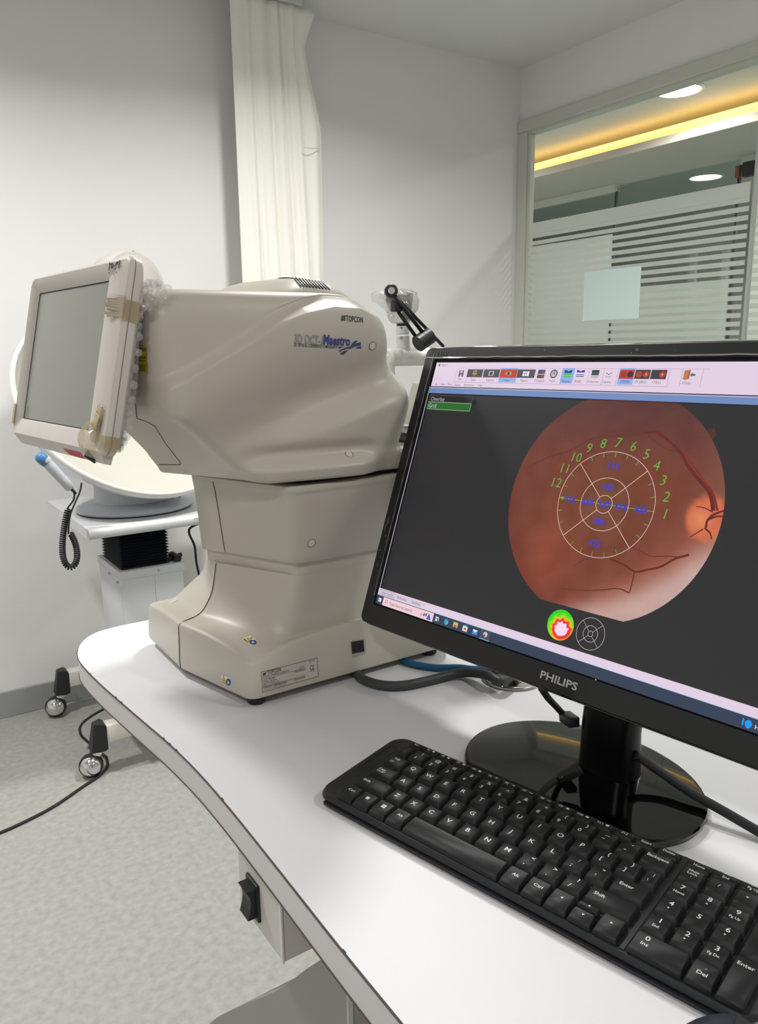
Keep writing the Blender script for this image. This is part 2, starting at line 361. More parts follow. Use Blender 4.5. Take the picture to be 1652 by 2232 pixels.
# ------------------------------------------------------------------ curtain
def curtain():
    Yc = 2.62
    Ltop, Rtop = ony(500, 0, Yc).x, ony(668, 0, Yc).x
    root = thing('curtain', (1.3, Yc, 0.25), 'white hanging cloth curtain gathered in soft folds against the back wall', 'curtain')
    def edge(z):
        t = (ZC - z) / (ZC - 1.25)
        L = Ltop + (ony(528, 600, Yc).x - Ltop) * t
        zr = [(ony(0, 0, Yc).z, 0)]
        tabR = sorted([(ony(x, y, Yc).z, ony(x, y, Yc).x) for x, y in ((688, 0), (690, 20), (676, 60), (664, 100), (672, 150), (690, 230), (701, 285), (704, 420), (706, 600))])
        return L, interp(tabR, z)
    NR, NCn = 90, 170
    VT, VB_ = ony(664, 0, Yc).x, ony(707, 600, Yc).x
    folds = [(0.0, -.3), (0.06, .5), (0.20, .7), (0.255, -.8), (0.30, .3), (0.43, .7), (0.49, -.5), (0.53, .5), (0.585, .9), (0.625, -.9), (0.66, .3), (0.74, .5), (0.775, 1.2), (0.82, .3), (0.92, .55), (1.0, -.2)]
    rings = []
    for i in range(NR + 1):
        z = ZC - 0.035 - (ZC - 0.035 - 0.25) * i / NR
        L, Rr = edge(max(z, 1.2)); t = (ZC - max(z, 1.2)) / (ZC - 1.25); Rv = VT + (VB_ - VT) * t; row = []
        for j in range(NCn + 1):
            s = j / NCn
            a = interp(folds, s)
            amp = 0.011 + 0.006 * (ZC - z)
            y = Yc - a * amp - 0.0022 * math.sin(s * 47 + z * 1.2) - 0.003 * math.sin(s * 21 - z * 2.2)
            x = L + (Rv - L) * s + (Rr - Rv) * ss((s - .72) / .28)
            row.append((x, y, z))
        rings.append(row)
    # smooth fold profile horizontally
    for row in rings:
        ys = [p[1] for p in row]
        for _ in range(3): ys = [ys[max(0, k - 1)] * .25 + ys[k] * .5 + ys[min(len(ys) - 1, k + 1)] * .25 for k in range(len(ys))]
        for k in range(len(row)): row[k] = (row[k][0], ys[k], row[k][2])
    o = part('cloth', G().loft(rings, (False, False), closed=False), CLOTH, root, True, fixn=False)
    sm = o.modifiers.new('solid', 'SOLIDIFY'); sm.thickness = 0.002
    # hem seam on the right fold
    hz = ony(650, 322, Yc).z
    part('hem_seam', G().tube([ony(662, 322, Yc - 0.042), ony(680, 323, Yc - 0.040), ony(697, 324, Yc - 0.02)], 0.0012, 6), mat('seam_cloth', S(205, 204, 196), 0.9), root)
    rail = part('curtain_rail', G().box((XL + 0.3, Yc - 0.012, ZC - 0.028), (1.45, Yc + 0.012, ZC), 0.002), WHITEP, org=(0.9, Yc, ZC - 0.028))
    tag(rail, 'slim white curtain rail fixed along the ceiling', 'curtain rail')
curtain()

# ================================================================== DESK
ZT = 0.80
def desk():
    t = thing('instrument_desk', (0.7, 0.6, 0.0), 'white laminate instrument desk with a rounded corner and pale edge band', 'desk')
    out = [(1.05, -0.30), (0.231, -0.30)]
    left = [(0.231, 0.30), (0.232, 0.40), (0.2345, 0.50), (0.2365, 0.60), (0.236, 0.68), (0.232, 0.75), (0.226, 0.81), (0.219, 0.88), (0.2125, 0.95), (0.209, 1.02), (0.2115, 1.06), (0.222, 1.095), (0.240, 1.124), (0.264, 1.140), (0.30, 1.145)]
    left = [(p.x, p.y) for p in catmull([(a, b, 0) for a, b in left], 4)]
    out += left + [(0.60, 1.137), (1.05, 1.13)]
    def grow(d): return [(x - d if x < 0.5 else x, y) for x, y in out]
    part('tabletop', G().slab([(x, y, ZT - 0.0012) for x, y in out], (0, 0, 0.0012)), DESKM, t)
    edge = [(x, y) for x, y in out]
    part('edge_band', G().slab([(x, y, ZT - 0.031) for x, y in edge], (0, 0, 0.0295)), DESKE, t)
    # worn dark seam between laminate and band
    pts = [V((x - 0.0004, y, ZT - 0.0012)) for x, y in left]
    pts = [V((0.2306, -0.3, ZT - 0.0012))] + pts
    part('edge_seam', G().tube(pts, 0.0009, 6, smooth=False), DESKD, t)
    rng = random.Random(3)
    g = G()
    for k in range(11):
        i = rng.randrange(4, len(left) - 14); x, y = left[i]; L = rng.uniform(0.001, 0.003)
        g.box((x - 0.0006, y - L, ZT - 0.0030 * rng.uniform(.4, 1)), (x + 0.0008, y + L, ZT + 0.0002), 0.0003, 1)
    tag(part('edge_chips', g, DESKD, t), kind='stuff')
    # lower seam of the band
    part('lower_seam', G().tube([V((p.x, p.y, ZT - 0.0312)) for p in pts], 0.0007, 6, smooth=False), DESKD, t)
    # switch box hung under the top
    sb = part('switch_box', G().box((0.2395, 0.514, 0.703), (0.40, 0.600, 0.769), 0.0012), mat('switch_box_paint', S(212, 208, 203), 0.5), t)
    part('cover_edge', G().box((0.2385, 0.5125, 0.703), (0.2400, 0.516, 0.769)), mat('cover_edge_paint', S(225, 222, 218), 0.5), sb)
    X = 0.2395
    a = onx(541, 1904, X); b = onx(570, 2012, X); zc = (onx(541, 1935, X).z + onx(570, 1975, X).z) / 2
    y0, y1 = b.y, a.y; h = 0.018
    rs = part('rocker_switch', G().box((X - 0.003, y0, zc - h), (X, y1, zc + h), 0.0008), BLACKP, sb)
    yc0, yc1 = y0 + 0.003, y1 - 0.003; hh = h - 0.004
    prof = [(-hh, -0.003), (-hh, -0.011), (-0.4 * hh, -0.0085), (0.1 * hh, -0.0075), (0.6 * hh, -0.0085), (hh, -0.0115), (hh, -0.003)]
    part('rocker', G().loft([[(X + d, yy, zc + z) for z, d in prof] for yy in (yc0, yc1)]), BLACKP, rs)
    # curved grey leg
    prof = [(0.4455, 0.769), (0.470, 0.735), (0.52, 0.680), (0.578, 0.615), (0.674, 0.521), (0.773, 0.419), (0.86, 0.30), (0.91, 0.15), (0.92, 0.0)]
    prof = [(p.x, p.y) for p in catmull([(a, b, 0) for a, b in prof], 4)]
    poly = prof + [(0.4455, 0.0)]
    part('leg_panel', G().slab([(0.262, y, z) for y, z in poly], (0.34, 0, 0)), GREYM, t)
    part('leg_edge', G().box((0.2600, 0.4440, 0.0), (0.2640, 0.4470, 0.767)), mat('leg_edge_paint', S(188, 189, 185), 0.5), t)
    part('base_foot', G().box((0.25, 0.0, 0), (0.9, 0.95, 0.04), 0.006), GREYM, t)
    # cable grommet
    gc = V((0.634, 0.664, ZT))
    gr = part('cable_grommet', G().lathe(gc, (0, 0, 1), [(0.036, 0.0), (0.0375, 0.002), (0.036, 0.004), (0.0315, 0.004), (0.030, 0.0022), (0.030, 0.0008)], 40, cap=False), STEEL, t, True)
    part('grommet_hole', G().cyl(gc + V((0, 0, 0.0002)), gc + V((0, 0, 0.001)), 0.0305, n=40), DARK, gr)
    part('grommet_flap', G().slab([gc + V((0.030 * math.cos(a), 0.030 * math.sin(a), 0.0016)) for a in [R(-120 + k * 15) for k in range(13)]], (0, 0, 0.0014)), STEEL, gr)
    return t
desk()

# ================================================================== OCT SCANNER
YC = 0.883
def plan(f, xc, hw, b, r1, r2, z, n=(10, 8, 110, 14, 8), xcf=None, yc=None):
    YC = yc if yc is not None else globals()['YC']
    """half outline front centre -> near side -> back centre, mirrored to a closed ring"""
    def lerp(p, q, t): return (p[0] + (q[0] - p[0]) * t, p[1] + (q[1] - p[1]) * t)
    def bez(p, q, r, t): return lerp(lerp(p, q, t), lerp(q, r, t), t)
    F = (f, 0.0); Cn = (xc, hw); Bk = (b, hw); E = (b, 0.0)
    L = math.hypot(xc - f, hw); t1 = max(0.05, 1 - r1 / L)
    a = lerp(F, Cn, t1); a2 = (xc + r1, hw); c = (b - r2, hw); c2 = (b, hw - r2)
    h = [lerp(F, a, k / n[0]) for k in range(n[0])] + [bez(a, Cn, a2, k / n[1]) for k in range(n[1])] + \
        [lerp(a2, c, k / n[2]) for k in range(n[2])] + [bez(c, Bk, c2, k / n[3]) for k in range(n[3])] + [lerp(c2, E, k / n[4]) for k in range(n[4] + 1)]
    near = [V((x, YC - y, z)) for x, y in h]
    if xcf is not None: xc = xcf; return near + [V((p.x, 2 * YC - p.y, p.z)) for p in plan(f, xcf, hw, b, r1, r2, z, n, None, YC)[len(h) - 2:0:-1]]
    return near + [V((x, YC + y, z)) for x, y in h[-2:0:-1]]
def rows(tab, n):
    """resample a z-keyed table, denser where keys are dense"""
    out = []
    for a, b in zip(tab, tab[1:]):
        for k in range(n): out.append(tuple(p + (q - p) * k / n for p, q in zip(a, b)))
    out.append(tab[-1]); return out
def smooth_tab(tab, n):
    """catmull over the whole table"""
    out = []
    T = [list(r) for r in tab]
    for i in range(len(T) - 1):
        p0 = T[max(0, i - 1)]; p1, p2 = T[i], T[i + 1]; p3 = T[min(len(T) - 1, i + 2)]
        for k in range(n):
            t = k / n
            out.append([0.5 * (2 * b + (c - a) * t + (2 * a - 5 * b + 4 * c - d) * t * t + (3 * b - a - 3 * c + d) * t ** 3) for a, b, c, d in zip(p0, p1, p2, p3)])
    out.append(T[-1]); return out

def P757(*pts): return sorted([(ony(x, y, 0.757).x, ony(x, y, 0.757).z) for x, y in pts])
RID1 = P757((330, 862), (345, 855), (420, 815), (500, 768), (560, 730), (610, 702), (660, 683), (720, 670), (780, 674), (812, 690))
RID2 = P757((880, 845), (820, 866), (740, 902), (640, 942), (560, 972), (500, 992), (460, 1008))
def head_disp(x, z):
    z1 = interp(RID1, x); z2 = interp(RID2, x)
    amp1 = 0.0170 * ss((x - 0.244) / 0.010)
    up = max(0.0, min(1.0, (z - z1) / 0.0120)); step = 1 - (up * (2 - up))
    d1 = amp1 * step * (1 - 0.95 * ss((z1 - z - 0.015) / 0.085))
    d1 += 0.0022 * ss((x - 0.36) / 0.06) * (ss((z - z1 - 0.0135) / 0.002) - ss((z - z1 - 0.018) / 0.02))
    amp2 = 0.0195 * ss((x - 0.30) / 0.17)
    d2 = amp2 * ss((z2 - z) / 0.034 + 0.62)
    dv = -0.006 * ss((x - 0.33) / 0.10) * math.exp(-((z - z2 - 0.030) / 0.022) ** 2)
    # flared ledge along the bottom
    dl = 0.012 * ss((x - 0.325) / 0.045) * ss((1.088 - z) / 0.016) - 0.006 * ss((x - 0.325) / 0.045) * math.exp(-((z - 1.092) / 0.008) ** 2)
    dl *= 1 - ss((x - 0.465) / 0.045)
    d2 -= 0.003 * ss((x - 0.47) / 0.04) * ss((1.085 - z) / 0.02)
    return d1 + d2 + dv + dl
HEADT = [  # z, front x, nose corner x, half width, back x, r1, r2
    (1.0600, .302, .366, .100, .590, .010, .030), (1.0606, .297, .360, .108, .600, .010, .030), (1.063, .2935, .354, .112, .606, .012, .030), (1.068, .291, .346, .114, .606, .012, .034), (1.074, .287, .336, .1155, .598, .013, .040),
    (1.080, .283, .328, .116, .570, .014, .050), (1.088, .278, .318, .117, .552, .015, .055), (1.100, .268, .304, .1185, .555, .016, .06), (1.115, .255, .286, .120, .560, .018, .06), (1.128, .245, .270, .1215, .563, .020, .06),
    (1.136, .238, .258, .1225, .564, .022, .06), (1.146, .235, .252, .123, .563, .025, .06), (1.156, .234, .250, .1235, .559, .026, .058), (1.168, .234, .250, .124, .551, .026, .055), (1.178, .234, .250, .124, .541, .026, .052), (1.188, .234, .250, .124, .535, .026, .05),
    (1.204, .234, .250, .124, .532, .026, .05), (1.224, .234, .250, .123, .527, .026, .05), (1.238, .235, .251, .121, .519, .026, .05), (1.248, .237, .253, .118, .510, .026, .05), (1.256, .241, .257, .113, .498, .026, .05), (1.2605, .247, .263, .106, .488, .026, .05), (1.2622, .258, .274, .095, .475, .026, .05), (1.2626, .28, .29, .07, .45, .02, .03)]
def build_head(t):
    rings = []
    YH = 0.908
    for z, f, xc, hw, b, r1, r2 in smooth_tab(HEADT, 9):
        hw += YH - YC
        ring = plan(f, xc, hw, b, r1, r2, z, yc=YH)
        for p in ring:
            s = 1 if p.y > YH else -1; w = ss((abs(p.y - YH) / hw - 0.75) / 0.22)
            p.y += s * head_disp(p.x, z) * w
        rings.append(ring)
    return part('head_cover', G().loft(rings), OCT, t, True, angle=55)
def bvh_of(o):
    oo = _org(o); me = o.data
    return BVHTree.FromPolygons([v.co + oo for v in me.vertices], [tuple(p.vertices) for p in me.polygons])
def hit(bv, px, py):
    loc, nrm, i, d = bv.ray_cast(CAM, ray(px, py).normalized()); return loc, nrm
def conform(bv, x, z, off=0.0004):
    loc, nrm, i, d = bv.ray_cast(V((x, 0.3, z)), V((0, 1, 0)))
    if loc is None: return V((x, YC - 0.12, z))
    if nrm.y > 0: nrm = -nrm
    return loc + nrm * off
def decal_text(bv, s, pl, pr, h, m, name, parent, bold=0.0, italic=0.0, label=None):
    """lettering laid on the near flank between two photo points (baseline), height h metres"""
    a, _ = hit(bv, *pl); b, _ = hit(bv, *pr)
    vs, fs, w = text2d(s, 1.0, bold, italic)
    W = math.hypot(b.x - a.x, b.z - a.z); ex = ((b.x - a.x) / W, (b.z - a.z) / W); ez = (-ex[1], ex[0])
    g = G(); out = []
    for u, v in vs:
        u2 = u / w * W; v2 = v / 0.72 * h
        out.append(conform(bv, a.x + ex[0] * u2 + ez[0] * v2, a.z + ex[1] * u2 + ez[1] * v2))
    g.add(out, fs); return part(name, g, m, parent, fixn=False, label=label)
def decal_poly(bv, polys, m, name, parent, off=0.0004, label=None, sub=1):
    """flat marks given as photo outlines, laid onto the surface they hit"""
    g = G()
    for poly in polys:
        pts = []
        for x, y in poly:
            l, n = hit(bv, x, y)
            if n.dot(ray(x, y)) > 0: n = -n
            pts.append(l + n * off)
        g.add(pts, [tuple(range(len(pts)))])
    return part(name, g, m, parent, fixn=False, label=label)

INK = mat('grey_ink', S(66, 68, 74), 0.5); INKL = mat('silver_ink', S(150, 152, 152), 0.4); INKV = mat('violet_ink', S(76, 74, 142), 0.5); INKB = mat('slate_ink', S(78, 82, 90), 0.5)
PALE = mat('pale_print', S(214, 212, 204), 0.5)
def oct_machine():
    t = thing('oct_scanner', (0.44, YC, ZT), 'beige eye scanner with sculpted head, flared base and tilted touch panel on the desk', 'eye scanner')
    # ---- base
    tab = [(.8215, .301, .333, .124, .600, .014, .02), (.8222, .2955, .3265, .1310, .605, .012, .02), (.8240, .2930, .3250, .1332, .607, .012, .02), (.836, .2925, .3250, .1330, .607, .012, .02), (.850, .2935, .327, .1308, .606, .012, .02), (.8600, .2943, .329, .128, .604, .012, .02),
           (.8625, .2965, .331, .1262, .602, .012, .02), (.8640, .2995, .334, .1230, .598, .013, .02), (.8650, .305, .340, .1180, .594, .016, .02), (.8668, .314, .351, .1135, .590, .02, .02), (.8705, .3225, .3625, .1105, .585, .024, .02), (.878, .329, .373, .1085, .58, .024, .02), (.890, .334, .3815, .1070, .576, .022, .02), (.908, .3385, .388, .1058, .572, .02, .02), (.930, .343, .394, .1047, .570, .016, .02), (.9455, .346, .397, .1042, .569, .014, .02), (.9470, .3475, .398, .103, .568, .013, .02), (.9472, .36, .405, .09, .55, .012, .02)]
    rings = []
    for z, f, xc, hw, b, r1, r2 in smooth_tab(tab, 4):
        ring = plan(f, xc, hw, b, r1, r2, z, (12, 8, 40, 8, 8), f + (xc - f) * (0.05 + 0.5 * ss((z - .868) / .05)))
        wz = ss((z - .840) / .022) * (1 - ss((z - .872) / .05))
        for p in ring:
            q = min(1, abs(p.y - YC) / 0.125)
            fr = (1 - q ** 2.2) if p.y < YC else (1 - 0.55 * q ** 2.2)                                   # arch over the front
            sd = 1 - min(1, abs((p.x - 0.455) / 0.125)) ** 2    # arch along the flank
            side = ss((q - 0.8) / 0.2) * ss((p.x - .335) / .03)
            p.z += wz * (0.017 * fr * (1 - side) * ss((0.40 - p.x) / .05) + 0.0185 * sd * side)
            # shallow recess of the flank under the arch
        rings.append(ring)
    base = part('base_housing', G().loft(rings), OCT, t, True, angle=50)
    bb = bvh_of(base)
    YN = 0.905
    # ---- neck (moving stage) and the ring joint
    tab = [(.9455, .3445, .400, .1265, .565, .008, .02), (.9640, .3445, .400, .1265, .565, .008, .02)]
    part('neck_ring', G().loft([plan(*r[1:], r[0], (8, 6, 16, 6, 6), None, YN) for r in tab]), OCT, t, True, angle=40)
    tab = [(.9600, .343, .402, .128, .560, .008, .02), (.9606, .340, .398, .1315, .563, .010, .02), (.963, .338, .396, .133, .565, .011, .02), (.980, .3368, .3945, .1375, .567, .012, .02), (1.010, .335, .392, .146, .572, .013, .02), (1.040, .3325, .3885, .1545, .577, .014, .02), (1.0460, .3315, .387, .1555, .579, .014, .02), (1.0490, .331, .386, .1572, .580, .014, .02), (1.0540, .331, .386, .1575, .580, .014, .02), (1.0550, .3325, .3875, .156, .578, .013, .02), (1.0552, .345, .395, .14, .56, .012, .02)]
    neck = part('neck_housing', G().loft([plan(*r[1:], r[0], (8, 8, 16, 6, 6), None, YN) for r in rows(tab, 2)]), OCT, t, True, angle=40)
    nb = bvh_of(neck)
    part('slide_gap', G().loft([plan(.36, .40, .140, .56, .012, .02, z, (8, 8, 16, 6, 6), None, 0.905) for z in (1.0545, 1.0625)]), DARK, t)
    # centre seams down the front
    def seam(bv, zs, nm, par, y=YC):
        pts = []
        for z in zs:
            l, n, i, d = bv.ray_cast(V((0.0, y, z)), V((1, 0, 0)))
            if l: pts.append(l)
        return part(nm, G().tube(pts, 0.0007, 6, smooth=False), SEAM, par)
    seam(bb, [.8225 + k * .0031 for k in range(41)], 'front_seam', base, YC - 0.0001)
    seam(nb, [.962 + k * .004 for k in range(23)], 'front_seam', neck, 0.870)
    # ---- head
    head = build_head(t); hb = bvh_of(head)
    # hood with the air vents
    hood = [(1.240, .345, .375, .125, .522, .03, .05), (1.252, .352, .382, .1235, .514, .03, .05), (1.262, .364, .392, .119, .503, .03, .05), (1.270, .378, .404, .111, .492, .03, .045), (1.276, .393, .415, .101, .481, .03, .04), (1.2805, .410, .428, .086, .470, .028, .035), (1.2825, .425, .440, .065, .460, .024, .03), (1.2832, .435, .448, .04, .452, .015, .015)]
    rings = []
    for z, f, xc, hw, b, r1, r2 in smooth_tab(hood, 4):
        ring = plan(f, xc, hw, b, r1, r2, z, (10, 8, 24, 10, 8), None, 0.908); rings.append(ring)
    hd = part('hood_cover', G().loft(rings), OCT, t, True, angle=60); hob = bvh_of(hd)
    slots = 10
    for k in range(slots):
        u = k / (slots - 1)
        a = (638 + (700 - 638) * u, 605.0 + 9.5 * u); b = (656 + (718 - 656) * u, 625 + 6.5 * u)
        pts = []
        for s in range(5):
            x = a[0] + (b[0] - a[0]) * s / 4; y = a[1] + (b[1] - a[1]) * s / 4
            l, n = hit(hob, x, y)
            if l is None: l, n = hit(hb, x, y)
            if l is not None: pts.append(l)
        if len(pts) > 2: part('vent_slot', G().tube(pts, 0.0010, 8, smooth=False), DARK, hd)
    # panel seam on the nose
    def seam_px(bv, pts, nm, par, r=0.0006):
        P = []
        for (x0, y0), (x1, y1) in zip(pts, pts[1:]):
            for k in range(8):
                l, n = hit(bv, x0 + (x1 - x0) * k / 8, y0 + (y1 - y0) * k / 8)
                if l: P.append(l)
        return part(nm, G().tube(P, r, 6, smooth=False), SEAM, par)
    seam_px(hb, [(292, 872), (296, 885), (299, 912), (318, 918), (337, 928), (362, 968), (394, 1009), (392, 1013), (340, 1012.5)], 'panel_seam', head)
    # screw caps
    def cap(bv, px, py, r, par):
        l, n = hit(bv, px, py); n = -n if n.dot(ray(px, py)) > 0 else n
        c = part('screw_cap', G().cyl(l - n * .002, l + n * .0006, r, n=24, bev=0.0003), OCTL, par, True, angle=40)
        part('cap_gap', G().lathe(l + n * .0001, n, [(r, 0), (r + .0006, .0004), (r + .0006, -.001)], 24, cap=False), SEAM, c)
    cap(hb, 761, 990, 0.0042, head); cap(nb, 679, 1184, 0.0046, neck); cap(hb, 812, 754, 0.0042, head)
    # ---- lettering on the flank
    decal_text(hb, '3D OCT-1', (640, 747), (702, 752), 0.0095, INKL, 'lettering', head, bold=0.03)
    decal_text(hb, 'Maestro', (703, 749.5), (762, 753.5), 0.0100, INKV, 'lettering', head, bold=0.035)
    decal_text(hb, '3D OPTICAL COHERENCE TOMOGRAPHY', (640, 755), (736, 760), 0.0035, INK, 'lettering', head, bold=0.008)
    decal_text(hb, 'TOPCON', (754, 700), (791, 703.5), 0.0062, INK, 'lettering', head, bold=0.025)
    z = lambda x, y: (600 + x * 0.14528, 660 + y * 0.14523)
    decal_poly(hb, [[z(*p) for p in q] for q in ([(985, 255), (983, 225), (1000, 190), (1012, 187), (1012, 226), (1046, 220), (1050, 232), (985, 240)], [(1018, 205), (1030, 190), (1052, 188), (1050, 215), (1018, 222)], [(985, 246), (1018, 240), (1018, 262), (1005, 270), (985, 268)], [(1022, 240), (1053, 236), (1050, 262), (1032, 274), (1022, 270)])], INK, 'logo_mark', head)
    decal_poly(hb, [[z(*p) for p in q] for q in ([(955, 712), (1060, 668), (1120, 655), (1190, 615), (1275, 588), (1283, 640), (1200, 650), (1120, 690), (1060, 690), (990, 715), (958, 742)],)], INKV, 'logo_wave', head, 0.0005)
    decal_poly(hb, [[z(*p) for p in q] for q in ([(1118, 645), (1150, 610), (1195, 566), (1238, 574), (1205, 600), (1160, 630)], [(1195, 680), (1235, 660), (1286, 655), (1286, 686)], [(945, 655), (1025, 660), (950, 686)], [(965, 760), (1030, 722), (1090, 710), (1020, 778)])], INKB, 'logo_wave', head, 0.00045)
    # ---- stickers on the base
    def sticker(poly, tri, cc, cr, nm):
        s = decal_poly(bb, [poly], mat('sticker_white', S(232, 232, 228), 0.5), nm, base, 0.0004)
        decal_poly(bb, [tri], mat('sticker_yellow', S(228, 205, 40), 0.5), 'warning_triangle', s, 0.0006)
        mx = sum(p[0] for p in tri) / 3; my = sum(p[1] for p in tri) / 3
        decal_poly(bb, [[(mx + (p[0] - mx) * 1.25, my + (p[1] - my) * 1.25) for p in tri]], INK, 'triangle_border', s, 0.0005)
        decal_poly(bb, [[(mx - .6, my - 2.4), (mx + .6, my - 2.4), (mx + .3, my + 1.2), (mx - .3, my + 1.2)], [(mx - .5, my + 1.8), (mx + .5, my + 1.8), (mx + .5, my + 2.6), (mx - .5, my + 2.6)]], INK, 'warning_mark', s, 0.0008)
        decal_poly(bb, [[(cc[0] + cr[0] * math.cos(a), cc[1] + cr[1] * math.sin(a)) for a in [2 * math.pi * k / 20 for k in range(20)]]], mat('sticker_blue', S(36, 70, 130), 0.5), 'blue_disc', s, 0.0006)
        decal_poly(bb, [[(cc[0] - cr[0] * .5, cc[1] + cr[1] * .2), (cc[0] - cr[0] * .1, cc[1] - cr[1] * .5), (cc[0] + cr[0] * .2, cc[1] - cr[1] * .3), (cc[0] + cr[0] * .6, cc[1] + cr[1] * .3), (cc[0], cc[1] + cr[1] * .6)]], PALE, 'reader_figure', s, 0.0008)
    sticker([(530, 1392), (546, 1386), (562, 1400), (548, 1408)], [(532.5, 1393.5), (549, 1390.5), (541, 1399.5)], (551.5, 1400.5), (8, 5), 'warning_sticker')
    sticker([(483.5, 1471), (503.5, 1477), (503, 1496), (483, 1489)], [(484.5, 1487), (488, 1473.5), (494, 1490)], (498.3, 1486.5), (5, 8), 'warning_sticker')
    # type plate
    zz = lambda x, y: (520 + x * .12107, 1360 + y * .12105)
    pl = decal_poly(bb, [[zz(395, 860), zz(1415, 600), zz(1440, 940), zz(420, 1245)]], mat('type_plate', S(196, 192, 182), 0.45), 'type_plate', base, 0.0004)
    def frame(q, w, nm):
        out = []
        for (a, b) in zip(q, q[1:] + q[:1]):
            dx, dy = b[0] - a[0], b[1] - a[1]; L = math.hypot(dx, dy); nx, ny = -dy / L * w, dx / L * w
            for k in range(6):
                p = (a[0] + dx * k / 6, a[1] + dy * k / 6); r = (a[0] + dx * (k + 1) / 6, a[1] + dy * (k + 1) / 6)
                out.append([(p[0] - nx, p[1] - ny), (r[0] - nx, r[1] - ny), (r[0] + nx, r[1] + ny), (p[0] + nx, p[1] + ny)])
        return decal_poly(bb, out, INK, nm, pl, 0.0007)
    frame([zz(405, 868), zz(1408, 612), zz(1430, 938), zz(428, 1228)], 0.35, 'plate_border')
    for (a, b) in ((zz(430, 990), zz(1200, 790)), (zz(440, 1130), zz(1205, 922))):
        frame([a, b], 0.28, 'plate_rule')
    def ptext(s, a, b, h, bold=0.0): decal_text(bb, s, zz(*a), zz(*b), h, INK, 'plate_text', pl, bold)
    ptext('TOPCON', (520, 905), (760, 845), 0.0040, 0.015)
    ptext('3D OPTICAL COHERENCE TOMOGRAPHY', (430, 975), (915, 850), 0.0020)
    ptext('3D OCT-1', (1095, 805), (1200, 778), 0.0021); ptext('FREQ 50-60Hz', (1010, 880), (1195, 832), 0.0021)
    ptext('VOLT 100-240V', (432, 1035), (665, 975), 0.0021); ptext('POWER  70-150VA', (438, 1075), (690, 1010), 0.0021); ptext('SN 1 0 9 4 2 0', (442, 1115), (720, 1045), 0.0022)
    ptext('TOPCON CORPORATION', (442, 1172), (858, 1065), 0.0026, 0.006); ptext('MADE IN JAPAN', (995, 1022), (1195, 970), 0.0021)
    ptext('75-1 Hasunuma-cho, Itabashi-ku, Tokyo, Japan', (450, 1200), (845, 1095), 0.0012)
    ptext('CE', (1280, 838), (1360, 818), 0.0056, 0.01); ptext('0123', (1288, 868), (1355, 852), 0.0016); ptext('2014', (1262, 695), (1365, 668), 0.0020)
    decal_poly(bb, [[zz(430, 935), (zz(445, 885)), zz(500, 865), zz(490, 888), zz(455, 900), zz(492, 895), zz(480, 915)]], INK, 'plate_logo', pl, 0.0007)
    # power inlet
    pi = decal_poly(bb, [[(764.5, 1398), (795, 1393), (797.5, 1424), (767, 1433)]], mat('inlet_rim', S(176, 172, 162), 0.5), 'power_inlet', base, 0.0005)
    l, n = hit(bb, 780, 1412)
    g = G(); q = [hit(bb, *p)[0] + V((0, -0.0012, 0)) for p in ((764.8, 1399), (791, 1394.5), (793, 1419), (767, 1424.5))]
    g.slab(q, (0, 0.003, 0)); part('inlet_socket', g, BLACKP, pi)
    g = G(); q = [hit(bb, *p)[0] + V((0, -0.0016, 0)) for p in ((770, 1404), (787, 1401), (788, 1416), (772, 1419.5))]
    g.slab(q, (0, 0.002, 0)); part('inlet_plug_face', g, DARK, pi)
    # feet
    for fx, fy in ((0.338, 0.765), (0.583, 0.766), (0.342, 0.985), (0.585, 0.985)):
        part('rubber_foot', G().cyl((fx, fy, 0.8119), (fx, fy, 0.8240), 0.0102, 0.0110, n=24, bev=0.0015), RUBBER, t, True, angle=40)
    # release cap on the far deck of the base
    l, n = hit(bb, 380, 1309)
    if l: part('deck_cap', G().cyl(l - n * .002, l + n * .0006, 0.007, n=20, bev=.0003), OCTL, base)
    # chin rest on the patient side
    cr = part('chin_rest_column', G().box((0.615, YC - 0.10, 1.062), (0.68, YC + 0.10, 1.075), 0.003).box((0.64, YC - 0.02, 0.84), (0.665, YC + 0.02, 1.07), 0.004).box((0.60, YC - 0.04, 0.825), (0.70, YC + 0.04, 0.85), 0.005), OCT, t, True, angle=40)
    part('chin_cup', G().box((0.612, YC - 0.055, 1.077), (0.67, YC + 0.045, 1.090), 0.004), BLACKP, cr, True, angle=40)
    part('paper_guard', G().slab([(0.66, YC - 0.08, 1.093), (0.66, YC + 0.05, 1.093), (0.66, YC + 0.02, 1.152), (0.66, YC - 0.02, 1.152)], (0.004, 0, 0)), CREAM, cr)
    part('label_yellow_caution', G(), DARK, t) if False else None
    lb = decal_poly(hb, [[(304, 755), (319, 755.5), (322, 813), (306, 814)]], mat('caution_yellow', S(196, 186, 24), 0.5), 'caution_label', head, 0.0005)
    for k, y in enumerate((759, 764, 779, 785.5, 797, 801.5, 806)):
        decal_poly(hb, [[(305, y), (318, y + .4), (318.3, y + 2.2), (305, y + 1.8)]], mat('caution_ink', S(78, 74, 20), 0.5), 'caution_text', lb, 0.0007)
    decal_poly(hb, [[(304, 777), (320, 777.5), (320, 778.3), (304, 777.8)]], INK, 'caution_rule', lb, 0.0007); decal_poly(hb, [[(304, 794), (321, 794.5), (321, 795.3), (304, 794.8)]], INK, 'caution_rule', lb, 0.0007)
    touch_panel(t)
    t.location = (0.4532, 0.90949, 0.78794); t.scale = (1.03, 1.03, 1.03)   # true size once the feet meet the desk
    return t

